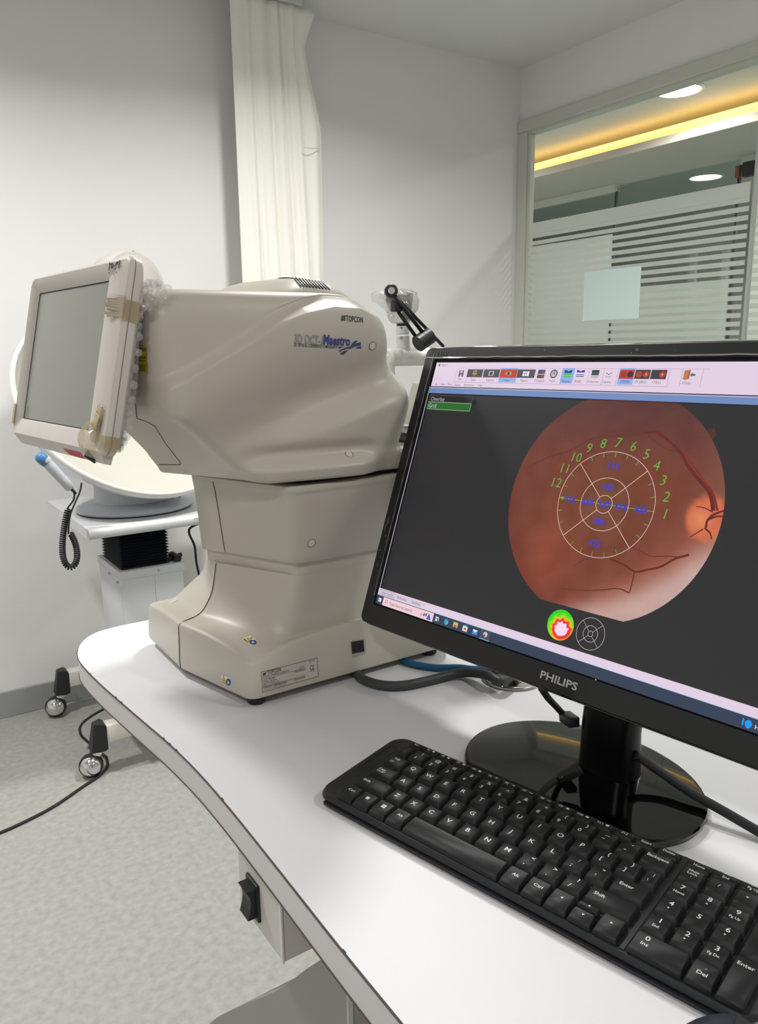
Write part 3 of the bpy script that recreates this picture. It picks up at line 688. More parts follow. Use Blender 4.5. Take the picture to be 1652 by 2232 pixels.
# touch panel --------------------------------------------------------
def touch_panel(t):
    yaw, tilt = R(-83.0), R(13.0)
    O = V((0.168, 1.0235, 1.1255))              # lower-left corner of the lit area
    RX = V((math.cos(yaw), math.sin(yaw), 0)); n0 = V((math.sin(yaw), -math.cos(yaw), 0))
    UY = V((0, 0, 1)) * math.cos(tilt) - n0 * math.sin(tilt); NZ = RX.cross(UY)
    M = Matrix((RX, UY, NZ)).transposed().to_4x4(); M.translation = O
    W, H = 0.210, 0.149
    def uv(px, py, d=0.0):
        q = onplane(px, py, O + NZ * d, NZ) - O; return q.dot(RX), q.dot(UY)
    x0, x1, y0, y1 = -0.018, W + 0.0585, -0.0225, H + 0.0195
    def rr(x0, x1, y0, y1, r, z, k=6):
        pts = []
        for cx, cy, a0 in ((x1 - r, y1 - r, 0), (x0 + r, y1 - r, 90), (x0 + r, y0 + r, 180), (x1 - r, y0 + r, 270)):
            for i in range(k + 1):
                a = R(a0 + 90 * i / k); pts.append(M @ V((cx + r * math.cos(a), cy + r * math.sin(a), z)))
        return pts
    e = 0.0
    # body: front frame ring + side + rounded back
    g = G()
    rings = [rr(0.000, W, 0.000, H, 0.001, -0.0025), rr(-0.002, W + 0.002, -0.002, H + 0.002, 0.002, 0.0), rr(x0 + .004, x1 - .004, y0 + .004, y1 - .004, 0.010, 0.0045), rr(x0 + .0012, x1 - .0012, y0 + .0012, y1 - .0012, 0.012, 0.0032), rr(x0, x1, y0, y1, 0.013, 0.0012), rr(x0, x1, y0, y1, 0.013, -0.0010)]
    g.loft(rings, (False, False))
    cp = part('control_panel', g, OCTL, t, True, angle=35)
    part('rear_shell', G().loft([rr(x0 + .0004, x1 - .0004, y0 + .0004, y1 - .0004, .013, -.0018), rr(x0, x1, y0, y1, .013, -.0022), rr(x0 + .0004, x1 - .0004, y0 + .0004, y1 - .0004, .013, -.0085), rr(x0 + .003, x1 - .003, y0 + .003, y1 - .003, .014, -.0110), rr(x0 + .030, x1 - .030, y0 + .020, y1 - .020, .02, -.026), rr(x0 + .05, x1 - .05, y0 + .035, y1 - .035, .02, -.032)], (False, True)), OCTL, cp, True, angle=35)
    part('rim_seam', G().loft([rr(x0 + .0005, x1 - .0005, y0 + .0005, y1 - .0005, .013, -.0008), rr(x0 + .0005, x1 - .0005, y0 + .0005, y1 - .0005, .013, -.0024)], (False, False)), SEAM, cp)
    part('screen', G().add([M @ V(p) for p in ((0, 0, -.0024), (W, 0, -.0024), (W, H, -.0024), (0, H, -.0024))], [(0, 1, 2, 3)]), mat('off_lcd', S(140, 143, 134), 0.16, spec=0.45), cp)
    part('screen_gasket', G().loft([rr(-.0012, W + .0012, -.0012, H + .0012, .001, -.0018), rr(0.0006, W - .0006, 0.0006, H - .0006, .001, -.0020)], (False, False)), mat('gasket_violet_black', S(40, 36, 52), 0.6), cp)
    # hinge to the head
    part('panel_hinge', G().box((0.235, 0.83, 1.15), (0.262, 0.95, 1.24), 0.008), OCT, t, True, angle=40)
    # paint wear at the top right corner
    rng = random.Random(5); g = G()
    def quad(u, v, a, b, ang, d=0.0049):
        c, s_ = math.cos(ang), math.sin(ang)
        return [M @ V((u + c * p - s_ * q, v + s_ * p + c * q, d)) for p, q in ((-a, -b), (a, -b), (a, b), (-a, b))]
    ucs, vcs = uv(262, 579)
    for k in range(46):
        u = ucs + rng.uniform(-.013, .010); v = vcs + rng.gauss(0, .004)
        u = min(u, x1 - .007); v = min(v, y1 - .006)
        g.add(quad(u, v, rng.uniform(.0003, .0011), rng.uniform(.0004, .0012), rng.uniform(0, 3)), [(0, 1, 2, 3)])
    for du, l in ((-.0145, .0042), (.0095, .0040)):
        g.add(quad(ucs + du, vcs - .001, .0009, l, .05), [(0, 1, 2, 3)])
    part('paint_wear', g, mat('worn_black', S(48, 46, 48), 0.7), cp, fixn=False)
    # old tape strips
    TAPE = clear_mat('old_tape', (0.90, 0.85, 0.72, 1), 0.08, 0.2, diff=0.24, dcol=(0.76, 0.72, 0.62, 1))
    TAPEW = clear_mat('old_tape_pale', (0.95, 0.93, 0.86, 1), 0.05, 0.3, diff=0.5, dcol=(0.72, 0.68, 0.58, 1))
    def strip(pts, w, m, nm, z=0.0056, n=10):
        g = G(); P = catmull([V((u, v, z)) for u, v in pts], 6); rowsA = []
        for i, p in enumerate(P):
            d = (P[min(i + 1, len(P) - 1)] - P[max(i - 1, 0)]).normalized(); nn = V((-d.y, d.x, 0))
            ww = w * rng.uniform(.88, 1.08); rowsA.append([M @ (p + nn * ww * s + V((0, 0, rng.uniform(0, .0009)))) for s in (-1, -.4, .3, 1)])
        g.loft(rowsA, (False, False), closed=False); o = part(nm, g, m, cp, True, fixn=False); sm = o.modifiers.new('s', 'SOLIDIFY'); sm.thickness = .0003; return o
    a, b = uv(241, 668), uv(297, 690)
    # frayed tape wrapped round the right rim
    g = G()
    for k in range(17):
        v = a[1] + .008 - k * .0012; u1 = x1 - .001; u0 = a[0] + rng.uniform(-.004, .010)
        g.add([M @ V(p) for p in ((u0, v + rng.uniform(-.002, .003), .0056), (u1, v - .0022, .0052), (u1, v - .0012, .0052), (u0 + .001, v + .0006 + rng.uniform(-.001, .002), .0062))], [(0, 1, 2, 3)])
    part('frayed_tape', g, mat('frayed_tape', S(176, 164, 140), 0.7), cp, fixn=False)
    v0 = a[1] - .004
    g = G().box((x1 - .006, v0 - .012, .0050), (x1 + .0012, v0 + .008, .0058), .0003, 1, M).box((x1 + .0002, v0 - .012, -.0105), (x1 + .0012, v0 + .008, .0058), .0003, 1, M)
    part('wrapped_tape', g, TAPE, cp)
    c0, c1 = uv(233, 890), uv(216, 955)
    strip([(c0[0], c0[1] + .002), ((c0[0] + c1[0]) / 2, (c0[1] + c1[1]) / 2), (c1[0] + .001, c1[1] - .004)], .0085, TAPE, 'tape_strip')
    d0, d1 = uv(228, 905), uv(218, 935)
    strip([d0, d1], .0075, mat('paper_tape', S(196, 184, 138), 0.7), 'paper_tape', .0062)
    g = G().box((x1 - .012, y0 + .006, .0050), (x1 + .0012, y0 + .020, .0057), .0003, 1, M).box((x1 + .0002, y0 + .006, -.011), (x1 + .0014, y0 + .020, .0057), .0003, 1, M)
    part('wrapped_tape', g, TAPE, cp)
    # crumpled clear tape lump at the lower right corner
    e0 = uv(213, 952); g = G(); n1, n2 = 14, 12; rws = []
    for i in range(n1 + 1):
        rw = []
        for j in range(n2 + 1):
            u = e0[0] - .018 + .030 * i / n1 + rng.uniform(-.0012, .0012); v = e0[1] - .020 + .034 * j / n2 + rng.uniform(-.0012, .0012)
            rr_ = ((i / n1 - .5) ** 2 + (j / n2 - .5) ** 2) * 4
            rw.append(M @ V((u, v, .005 + max(0, .011 * (1 - rr_)) + rng.uniform(0, .0028))))
        rws.append(rw)
    part('crumpled_tape', G().loft(rws, (False, False), closed=False), clear_mat('crumpled_clear_tape', (0.94, 0.91, 0.82, 1), 0.12, 0.10, diff=0.26, dcol=(0.74, 0.69, 0.56, 1)), cp, False, fixn=False)
    k0 = uv(199, 966); part('stylus_clip', G().cyl(M @ V((k0[0], y0 + .001, .002)), M @ V((k0[0] + .006, y0 - .004, -.006)), .006, n=16), RUBBER, cp, True, angle=40)
    l0 = uv(36, 902); part('tape_tab', G().box((x0 - .001, l0[1] - .012, .0045), (x0 + .006, l0[1] + .012, .0056), .0004, 1, M), mat('paper_tape_tab', S(188, 176, 150), .7), cp)
    # red sticker under the lower rim
    part('lower_chamfer', G().add([M @ V(p) for p in ((x0 + .012, y0 + .001, .003), (x1 - .010, y0 + .001, .003), (x1 - .012, y0 - .0075, -.004), (x0 + .016, y0 - .0075, -.004), (x1 - .012, y0 - .0075, -.009), (x0 + .016, y0 - .0075, -.009), (x1 - .010, y0 + .001, -.009), (x0 + .012, y0 + .001, -.009))], [(0, 1, 2, 3), (3, 2, 4, 5), (5, 4, 6, 7), (0, 3, 5, 7), (1, 6, 4, 2), (0, 7, 6, 1)]), OCTL, cp)
    r0, r1 = uv(140, 968), uv(182, 975); fz = lambda k: (y0 + .001 - .0085 * k, .0034 - .007 * k)
    g = G().add([M @ V(p) for p in ((r0[0], *fz(.30)), (r1[0] - .004, *fz(.25)), (r1[0] + .001, *fz(.85)), (r1[0] - .006, *fz(.95)), (r1[0] - .009, *fz(1.0)), (r0[0] + .012, *fz(.9)))], [(0, 1, 2, 3, 4, 5)])
    part('red_sticker', g, mat('red_sticker', S(196, 44, 76), 0.5), cp, fixn=False)
    part('bottom_lip', G().box((r1[0] + .002, y0 - .004, -.014), (r1[0] + .020, y0 + .001, .001), .002, 2, M), OCTL, cp, True)
    # bubble wrap stuffed behind the right rim
    BW = clear_mat('bubble_wrap', (0.97, 0.97, 0.97, 1), 0.10, 0.08, diff=0.16, dcol=(0.85, 0.85, 0.83, 1))
    def wrap(pl, pr_, cols, rowsN, bub, dpl):
        g = G(); grid = []
        for i in range(rowsN + 1):
            s = i / rowsN; rw = []
            a = V(interp3(pl, s)); b = V(interp3(pr_, s))
            for j in range(cols + 1):
                q = a.lerp(b, j / cols); rw.append(q + V((rng.uniform(-1, 1), rng.uniform(-1, 1), rng.uniform(-1, 1))) * dpl)
            grid.append(rw)
        g.loft(grid, (False, False), closed=False)
        for i in range(1, rowsN, 2):
            for j in range(0, cols, 2):
                c = grid[i][j].lerp(grid[i][min(cols, j + 1)], .5); r = bub * rng.uniform(.8, 1.1)
                d = (-CF * .8 + V((rng.uniform(-.5, .5), rng.uniform(-.5, .5), rng.uniform(-.3, .5)))).normalized()
                g.lathe(c, d, [(r, 0), (r * .95, r * .35), (r * .7, r * .62), (r * .3, r * .75)], 12, cap=True)
        return part('bubble_wrap', g, BW, cp, True, fixn=False, angle=50)
    def interp3(pts, s):
        n = len(pts) - 1; k = min(n - 1, int(s * n)); return V(pts[k]).lerp(V(pts[k + 1]), s * n - k)
    def rim(py, off, d): # point behind the right rim at panel height v
        return M @ V((x1 + off, py, d))
    wrap([rim(v, -.010, -.012) for v in (H - .022, .10, .05, .0, -.014)], [rim(H - .022, -.004, -.014), rim(.10, -.004, -.016), rim(.05, -.002, -.019), rim(.005, -.002, -.020), rim(-.014, -.006, -.013)], 6, 26, .0042, .0012)
    wrap([rim(v, -.006, -.012) for v in (H - .002, H - .010, H - .020, H - .030)], [rim(H + .002, -.002, -.024), rim(H - .004, .006, -.036), rim(H - .014, .004, -.032), rim(H - .030, .000, -.014)], 7, 10, .0042, .0022)
oct_machine()

# ================================================================== ROLLING TABLE + PERIMETER BEHIND
def rolling_table():
    t = thing('rolling_instrument_table', (0.78, 2.38, 0.0), 'white rolling instrument table with black bellows column and chrome casters', 'table')
    zt = 0.746
    # top with rounded front-left end
    prof = [(2.035 + 0.014 * (1 - math.cos(a)) , 0) for a in (0,)]
    def topring(x, r=0.011):
        pts = []
        y0, y1, z0, z1 = 2.075, 2.60, zt - 0.027, zt
        for cy, cz, a0 in ((y1 - r, z1 - r, 0), (y0 + r, z1 - r, 90), (y0 + r, z0 + r, 180), (y1 - r, z0 + r, 270)):
            for i in range(6):
                a = R(a0 + 90 * i / 5); pts.append(V((x, cy + r * math.cos(a), cz + r * math.sin(a))))
        return pts
    part('tabletop', G().loft([topring(x) for x in (0.472, 0.80, 1.06)]), WHITEP, t, True, angle=40)
    c = ony(437, 1132, 2.0745); 
    part('tape_mark', G().box((c.x - 0.018, 2.0742, c.z - 0.006), (c.x + 0.018, 2.0752, c.z + 0.006)), mat('pale_tape', S(208, 206, 196), .6), t)
    # column casing
    x0, x1, y0, y1 = 0.557, 0.735, 2.13, 2.36
    cs = part('column_case', G().box((x0, y0, 0.13), (x1, y1, 0.598), 0.004), WHITEP, t, True, angle=30)
    part('case_seam', G().box((0.650, y0 - 0.0004, 0.14), (0.6515, y0 + 0.001, 0.585)), mat('case_seam', S(186, 186, 182), .6), cs)
    part('case_lid', G().box((x0 - 0.003, y0 - 0.003, 0.582), (x1 + 0.004, y1 + 0.003, 0.606), 0.003), WHITEP, cs, True, angle=30)
    for (sx, sy, sz) in ((0.663, y0 - 0.004, 0.594), (x0 - 0.004, 2.16, 0.570), (x0 - 0.004, 2.24, 0.578)):
        part('screw', G().lathe((sx, sy, sz), (0, -1, 0) if sy < y0 else (-1, 0, 0), [(0.004, -0.002), (0.0035, 0.0012), (0.0, 0.0016)], 12), STEEL, cs)
    # bellows, pleat by pleat
    n = 13; zb, ztop = 0.606, zt - 0.0272; bx0, bx1, by0, by1 = 0.562, 0.702, 2.14, 2.33; rings = []
    for k in range(n):
        za = zb + (ztop - zb) * k / n; zm = zb + (ztop - zb) * (k + .5) / n
        for z, d in ((za, 0.0), (zm, 0.009)):
            rings.append([V((bx0 + .009 - d, by0 + .009 - d, z)), V((bx1 - .009 + d, by0 + .009 - d, z)), V((bx1 - .009 + d, by1 - .009 + d, z)), V((bx0 + .009 - d, by1 - .009 + d, z))])
    part('bellows', G().loft(rings), mat('bellows_black', S(20, 24, 34), 0.5), t)
    part('lift_knob', G().cyl((0.725, 2.14, 0.616), (0.725, 2.19, 0.616), 0.011, n=14).cyl((0.705, 2.165, 0.612), (0.745, 2.165, 0.62), 0.006, n=10), BLACKP, t)
    # legs: two runners with caps and casters
    for yy in (2.19, 2.655):
        lg = part('leg_runner', G().box((0.475, yy - 0.022, 0.098), (1.04, yy + 0.022, 0.150), 0.004), IVORY, t, True, angle=30)
        for xe, s in ((0.475, -1), (1.04, 1)):
            cap = G().loft([[V((xe - s * .016, yy + a, z)) for a, z in ((-.025, .080), (.025, .080), (.0235, .152), (-.0235, .152))], [V((xe - s * (.002 if z < .1 else .008), yy + a, z)) for a, z in ((-.026, .076), (.026, .076), (.0235, .158), (-.0235, .158))], [V((xe + s * (.030 if z < .1 else .016), yy + a, z)) for a, z in ((-.021, .078), (.021, .078), (.012, .158), (-.012, .158))]])
            part('end_cap', cap, BLACKP, lg, True, angle=30)
            cx = xe + s * 0.012
            part('caster_stem', G().cyl((cx, yy, 0.05), (cx, yy, 0.084), 0.010, n=16).cyl((cx, yy, 0.066), (cx, yy, 0.080), 0.019, 0.022, n=20), CHROME, lg, True, angle=40)
            c0 = V((cx - 0.020, yy - 0.004, 0.034))
            part('caster_hood', G().lathe(c0, V((-.35, -.75, .62)), [(0.030, -.006), (.031, .004), (.029, .014), (.022, .024), (.012, .030), (.0005, .032)], 24), CHROME, lg, True, angle=60)
            part('caster_wheel', G().lathe(c0 + V((0, 0, 0)), V((-.45, -1, 0)), [(0.029, -.016), (.033, -.012), (.034, 0), (.033, .008), (.028, .011)], 24), RUBBER, lg, True, angle=50)
    part('cross_beam', G().box((0.60, 2.22, 0.10), (0.68, 2.625, 0.14), 0.004), IVORY, t, True, angle=30)
    return t
rolling_table()

def perimeter():
    ZB = 0.746
    t = thing('perimeter_bowl', (0.655, 2.30, ZB), 'white tilted bowl perimeter on a round foot standing on the rolling table', 'eye test device')
    bc = V((0.662, 2.305, ZB))
    def oval(rx, ry, z, c=bc, n=48): return [V((c.x + rx * math.cos(2 * math.pi * k / n), c.y + ry * math.sin(2 * math.pi * k / n), z)) for k in range(n)]
    part('foot_plate', G().loft([oval(.165, .155, ZB + .004), oval(.168, .158, ZB + .008), oval(.166, .156, ZB + .013), oval(.135, .125, ZB + .026), oval(.120, .11, ZB + .030)]), GREYW, t, True, angle=50)
    part('foot_gasket', G().loft([oval(.163, .153, ZB + .0003), oval(.163, .153, ZB + .0045)]), DARK, t)
    part('pillar', G().loft([oval(.118, .108, ZB + .026), oval(.114, .104, ZB + .035), oval(.112, .10, ZB + .060), oval(.112, .10, ZB + .074)]), GREYW, t, True, angle=50)
    a, e = R(10), R(39)
    N = V((math.sin(a) * math.cos(e), -math.cos(a) * math.cos(e), math.sin(e))); c = V((0.686, 2.30, 1.070)); rad = 0.326
    # bowl inside, outside, rim
    inn = [(rad - .004, 0.0)] + [(rad * math.cos(R(k * 9)) * .985, -0.10 * math.sin(R(k * 9))) for k in range(1, 10)] + [(0.001, -0.10)]
    part('bowl_interior', G().lathe(c, N, inn, 64, cap=False), CREAM, t, True)
    out = [(rad - .004, 0.0), (rad, .003), (rad + .006, 0.0), (rad + .008, -.010), (rad + .004, -.020)]
    part('bowl_rim', G().lathe(c, N, out, 64, cap=False), mat('rim_cream', S(230, 229, 222), .45), t, True)
    shell = [(rad + .004, -.020), (rad + .0025, -.026), (rad * .98, -.040), (rad * .90, -.075), (rad * .74, -.105), (rad * .5, -.125), (rad * .25, -.133), (0.001, -.135)]
    part('outer_shell', G().lathe(c, N, shell, 64, cap=False), GREYW, t, True)
    # rounded projector housing on the top of the bowl
    hc = ony(292, 634, 2.46); hr = abs(ony(374, 636, 2.46).x - ony(292, 636, 2.46).x)
    hn = V((0.35, -0.92, 0.05)).normalized()
    hs = part('projector_housing', G().lathe(hc, hn, [(hr * .86, -.09), (hr * .97, -.07), (hr * 1.0, -.03), (hr * .99, .004), (hr * .96, .012)], 48, cap=True), mat('housing_shell', S(205, 200, 195), .45), t, True, angle=40)
    part('housing_face', G().lathe(hc + hn * .011, hn, [(hr * .88, 0), (hr * .87, .003), (hr * .3, .010), (0.001, .011)], 48, cap=False), mat('housing_face', S(196, 190, 185), .5), hs, True)
    up = (V((0, 0, 1)) - hn * hn.z).normalized(); sd = hn.cross(up)
    part('housing_seam', G().tube([hc + hn * d + (up * math.cos(.1) + sd * -math.sin(.1)) * hr * 1.001 for d in (-.07, -.03, .004)], .0012, 6), SEAM, hs)
    # bracket with the response button parked in it
    part('cable_tuft', G().tube([ony(383, 1073, 2.24), ony(390, 1077, 2.235), ony(392, 1083, 2.24)], .003, 8).tube([ony(380, 1074, 2.24), ony(394, 1074, 2.238)], .0022, 8), RUBBER, t)
    yb = 2.068
    br = G().slab([ony(x, y, yb) for x, y in ((88, 962), (100, 985), (125, 1005), (150, 1022), (178, 1040), (182, 1048), (150, 1038), (125, 1030), (106, 1010), (93, 985), (80, 964))], (0.0, 0.018, 0))
    part('button_holder', br, GREYW, t)
    return t
perimeter()
def response_button():
    yb = 2.052
    A, B = ony(104, 1010, yb), ony(155, 1065, yb)
    t = thing('response_button', B, 'hand-held response button with blue tip and coiled black cord hanging by the bowl', 'response button')
    d = (B - A).normalized()
    part('handle', G().lathe(A, d, [(.010, -.012), (.0125, -.006), (.013, .02), (.0125, .06), (.0125, (B - A).length - .004), (.009, (B - A).length)], 20), GREYW, t, True, angle=50)
    part('button_collar', G().lathe(A, -d, [(.0128, .002), (.0140, .006), (.0140, .012), (.011, .014)], 20), WHITEP, t, True, angle=50)
    T = ony(92, 1000, yb)
    part('blue_tip', G().lathe(T, (A - T).normalized() * -1, [(.0135, -.014), (.0142, 0), (.0130, .010), (.008, .015), (.0005, .0165)], 20), mat('button_blue', S(78, 126, 172), .4), t, True, angle=60)
    part('cord_sleeve', G().cyl(B, B + d * .018, .0045, .003, n=12), RUBBER, t, True)
    def px(pts, y=yb): return [ony(a, b, y) for a, b in pts]
    part('straight_cord', G().tube(px([(158, 1066), (162, 1076), (160, 1090), (150, 1104), (146, 1110)]), .0022, 8).tube(px([(178, 1052), (174, 1072), (164, 1095), (154, 1120), (150, 1145), (149, 1164)], 2.045), .0022, 8), RUBBER, t, True)
    # coil: helix along a hanging loop
    path = catmull(px([(148, 1110), (140, 1150), (136, 1190), (139, 1220), (150, 1236), (162, 1232), (168, 1215), (166, 1192), (160, 1175), (154, 1163)]), 14)
    L = [0]
    for p, q in zip(path, path[1:]): L.append(L[-1] + (q - p).length)
    turns = 46; N = turns * 10; pts = []; a = V((0, 1, 0))
    for k in range(N + 1):
        s = L[-1] * k / N; i = max(j for j in range(len(L)) if L[j] <= s + 1e-9); i = min(i, len(path) - 2)
        tt = (s - L[i]) / max(1e-9, L[i + 1] - L[i]); c = path[i].lerp(path[i + 1], tt); T = (path[i + 1] - path[i]).normalized()
        a1 = (a - T * a.dot(T)).normalized(); b1 = T.cross(a1); th = 2 * math.pi * turns * k / N
        pts.append(c + (a1 * math.cos(th) + b1 * math.sin(th)) * .0062)
    part('coiled_cord', G().tube(pts, .0024, 6, smooth=False), RUBBER, t, True)
response_button()
def cables_floor():
    y = 0.004
    z = lambda pts, h=0.0042: [onz(a, b, h) for a, b in pts]
    o = part('floor_cable', G().tube(z([(-60, 1835), (0, 1815), (60, 1788), (120, 1756), (180, 1715), (215, 1692), (233, 1672), (232, 1652)]) + [V((0.50, 2.26, 0.012)), V((0.475, 2.33, 0.03)), V((0.455, 2.35, 0.06)), V((0.47, 2.37, 0.085)), V((0.55, 2.40, 0.10)), V((0.66, 2.42, 0.11))], .004, 10), RUBBER, org=(0.4, 2.1, 0))
    tag(o, 'black power cable curling over the floor around the front caster', 'cable')
    o = part('hanging_cable', G().tube([V((0.83, 2.20, 0.70)), ony(412, 1155, 2.24), ony(424, 1190, 2.24), ony(428, 1225, 2.24), ony(435, 1260, 2.24), ony(440, 1300, 2.24), V((0.93, 2.24, 0.25)), V((0.95, 2.26, 0.02)), V((1.05, 2.3, 0.004))], .0035, 8), RUBBER, org=(0.9, 2.24, 0))
    tag(o, 'thin black cable hanging down behind the rolling table', 'cable')
cables_floor()

# ================================================================== ARTICULATED ARM BEHIND THE MONITOR
def arm():
    Y0 = 1.80
    q = lambda x, y, yy=Y0: ony(x, y, yy)
    base = q(1010, 775); base = V((base.x + 0.12, Y0, 0))
    t = thing('articulated_stand', base, 'white instrument arm with black folding rods and plastic-wrapped joint behind the monitor', 'instrument stand')
    WA = mat('arm_white', S(214, 212, 208), .4)
    part('stand_pole', G().cyl((base.x, Y0, 0.03), (base.x, Y0, q(850, 779).z - .01), .020, n=24), WA, t, True, angle=40)
    part('stand_foot', G().lathe((base.x, Y0, 0), (0, 0, 1), [(.22, 0), (.22, .02), (.06, .035), (.03, .05)], 36), WA, t, True, angle=30)
    pA, pB = q(852, 780), q(1010, 775)
    part('cross_arm', G().cyl(V((pA.x - .012, Y0, q(850, 779).z)), V((base.x, Y0, q(850, 779).z)), 0.0245, n=24, bev=.006), WA, t, True, angle=40)
    part('drop_post', G().tube([q(850, 772), q(851, 800), q(853, 860)], .0125, 12), WA, t, True)
    eb = V((q(877, 770).x, Y0, q(877, 779).z))
    e1 = q(877, 735)
    part('elbow', G().tube([q(905, 779), q(890, 774), q(881, 762), q(878, 745), q(877.5, 731)], .0185, 18), WA, t, True)
    part('collar', G().cyl(q(877.5, 729), q(877.5, 711), .0182, n=24, bev=.001), WHITEP, t, True, angle=40)
    part('collar_screw', G().cyl(q(866, 737) + V((0, -.018, 0)), q(866, 737) + V((-.004, -.026, 0)), .005, n=12), STEEL, t)
    part('collar_hole', G().cyl(q(867.5, 715) + V((-.002, -.0178, 0)), q(867.5, 715) + V((-.002, -.0192, 0)), .0022, n=10), DARK, t)
    part('neck_bush', G().cyl(q(877, 711), q(877, 703), .0165, n=20), BLACKP, t, True, angle=40)
    part('inner_post', G().cyl(q(885, 704), q(893, 640), .010, n=16), BLACKP, t, True, angle=40)
    # joint head wrapped in clear plastic
    jr = [(868, 640, .020), (860, 668, .022)]
    body = [((822, 648), (840, 640)), ]
    poly = [(816, 640), (826, 634), (845, 631), (866, 630), (884, 634), (896, 637), (899, 655), (900, 680), (893, 690), (888, 702), (862, 704), (857, 690), (846, 674), (830, 660), (818, 654)]
    PW = clear_mat('wrap_plastic', (0.96, 0.96, 0.95, 1), 0.09, 0.15, diff=0.42, dcol=(0.66, 0.65, 0.62, 1), bump=(60, .9, .01))
    cpx = (862, 662)
    rings = []
    for d, s in ((-.040, .55), (-.036, .85), (-.02, 1.0), (.0, 1.03), (.02, 1.0), (.032, .8), (.036, .5)):
        rings.append([q(cpx[0] + (x - cpx[0]) * s, cpx[1] + (y - cpx[1]) * s) + V((0, d, 0)) for x, y in poly])
    rg = random.Random(11)
    rings = [[p + V((rg.uniform(-.004, .004), rg.uniform(-.006, .006), rg.uniform(-.004, .004))) for p in r] for r in rings]
    part('plastic_wrap', G().loft(rings), PW, t, True, angle=25)
    part('joint_core', G().cyl(q(868, 655) + V((0, -.02, 0)), q(868, 655) + V((0, .02, 0)), .030, n=24, bev=.004).cyl(q(888, 648), q(886, 690), .013, n=14), BLACKM, t, True, angle=40)
    yf = Y0 - 0.055
    hub = ony(852.5, 634, yf)
    hx = V((-.49, -.87, 0))
    part('hub_disc', G().cyl(hub + hx * .010, hub - hx * .022, .0170, n=32, bev=.002), BLACKP, t, True, angle=40)
    part('hub_bolt', G().lathe(hub + hx * .010, hx, [(.0085, 0), (.009, .003), (.0075, .005), (.004, .005), (.0035, .002), (.0005, .002)], 24, cap=False), CHROME, t, True, angle=30)
    part('long_rod', G().cyl(ony(858, 642, yf + .005), ony(966, 755, yf + .02), .0048, n=14), BLACKM, t, True)
    part('short_rod', G().cyl(ony(860, 645, yf - .008), ony(925, 730, yf - .008), .0055, n=14), BLACKM, t, True)
    part('short_rod', G().cyl(ony(868, 680, yf), ony(912, 742, yf), .0050, n=14), BLACKM, t, True)
    part('rod_clamp', G().box((-.012, -.012, -.014), (.012, .012, .014), .003, 2, Matrix.Translation(ony(864, 668, yf + .006))), BLACKP, t, True, angle=40)
    a, b = ony(910, 750, yf - .006), ony(938, 731, yf - .006)
    part('counterweight', G().cyl(a, b, .0225, n=32, bev=.0015), BLACKP, t, True, angle=40)
    m = a.lerp(b, .5); dd = (b - a).normalized()
    part('weight_groove', G().cyl(m - dd * .0006, m + dd * .0006, .0227, n=32), DARK, t)
    part('weight_face', G().cyl(b, b + dd * .0008, .019, n=28), STEEL, t, True, angle=30)
arm()

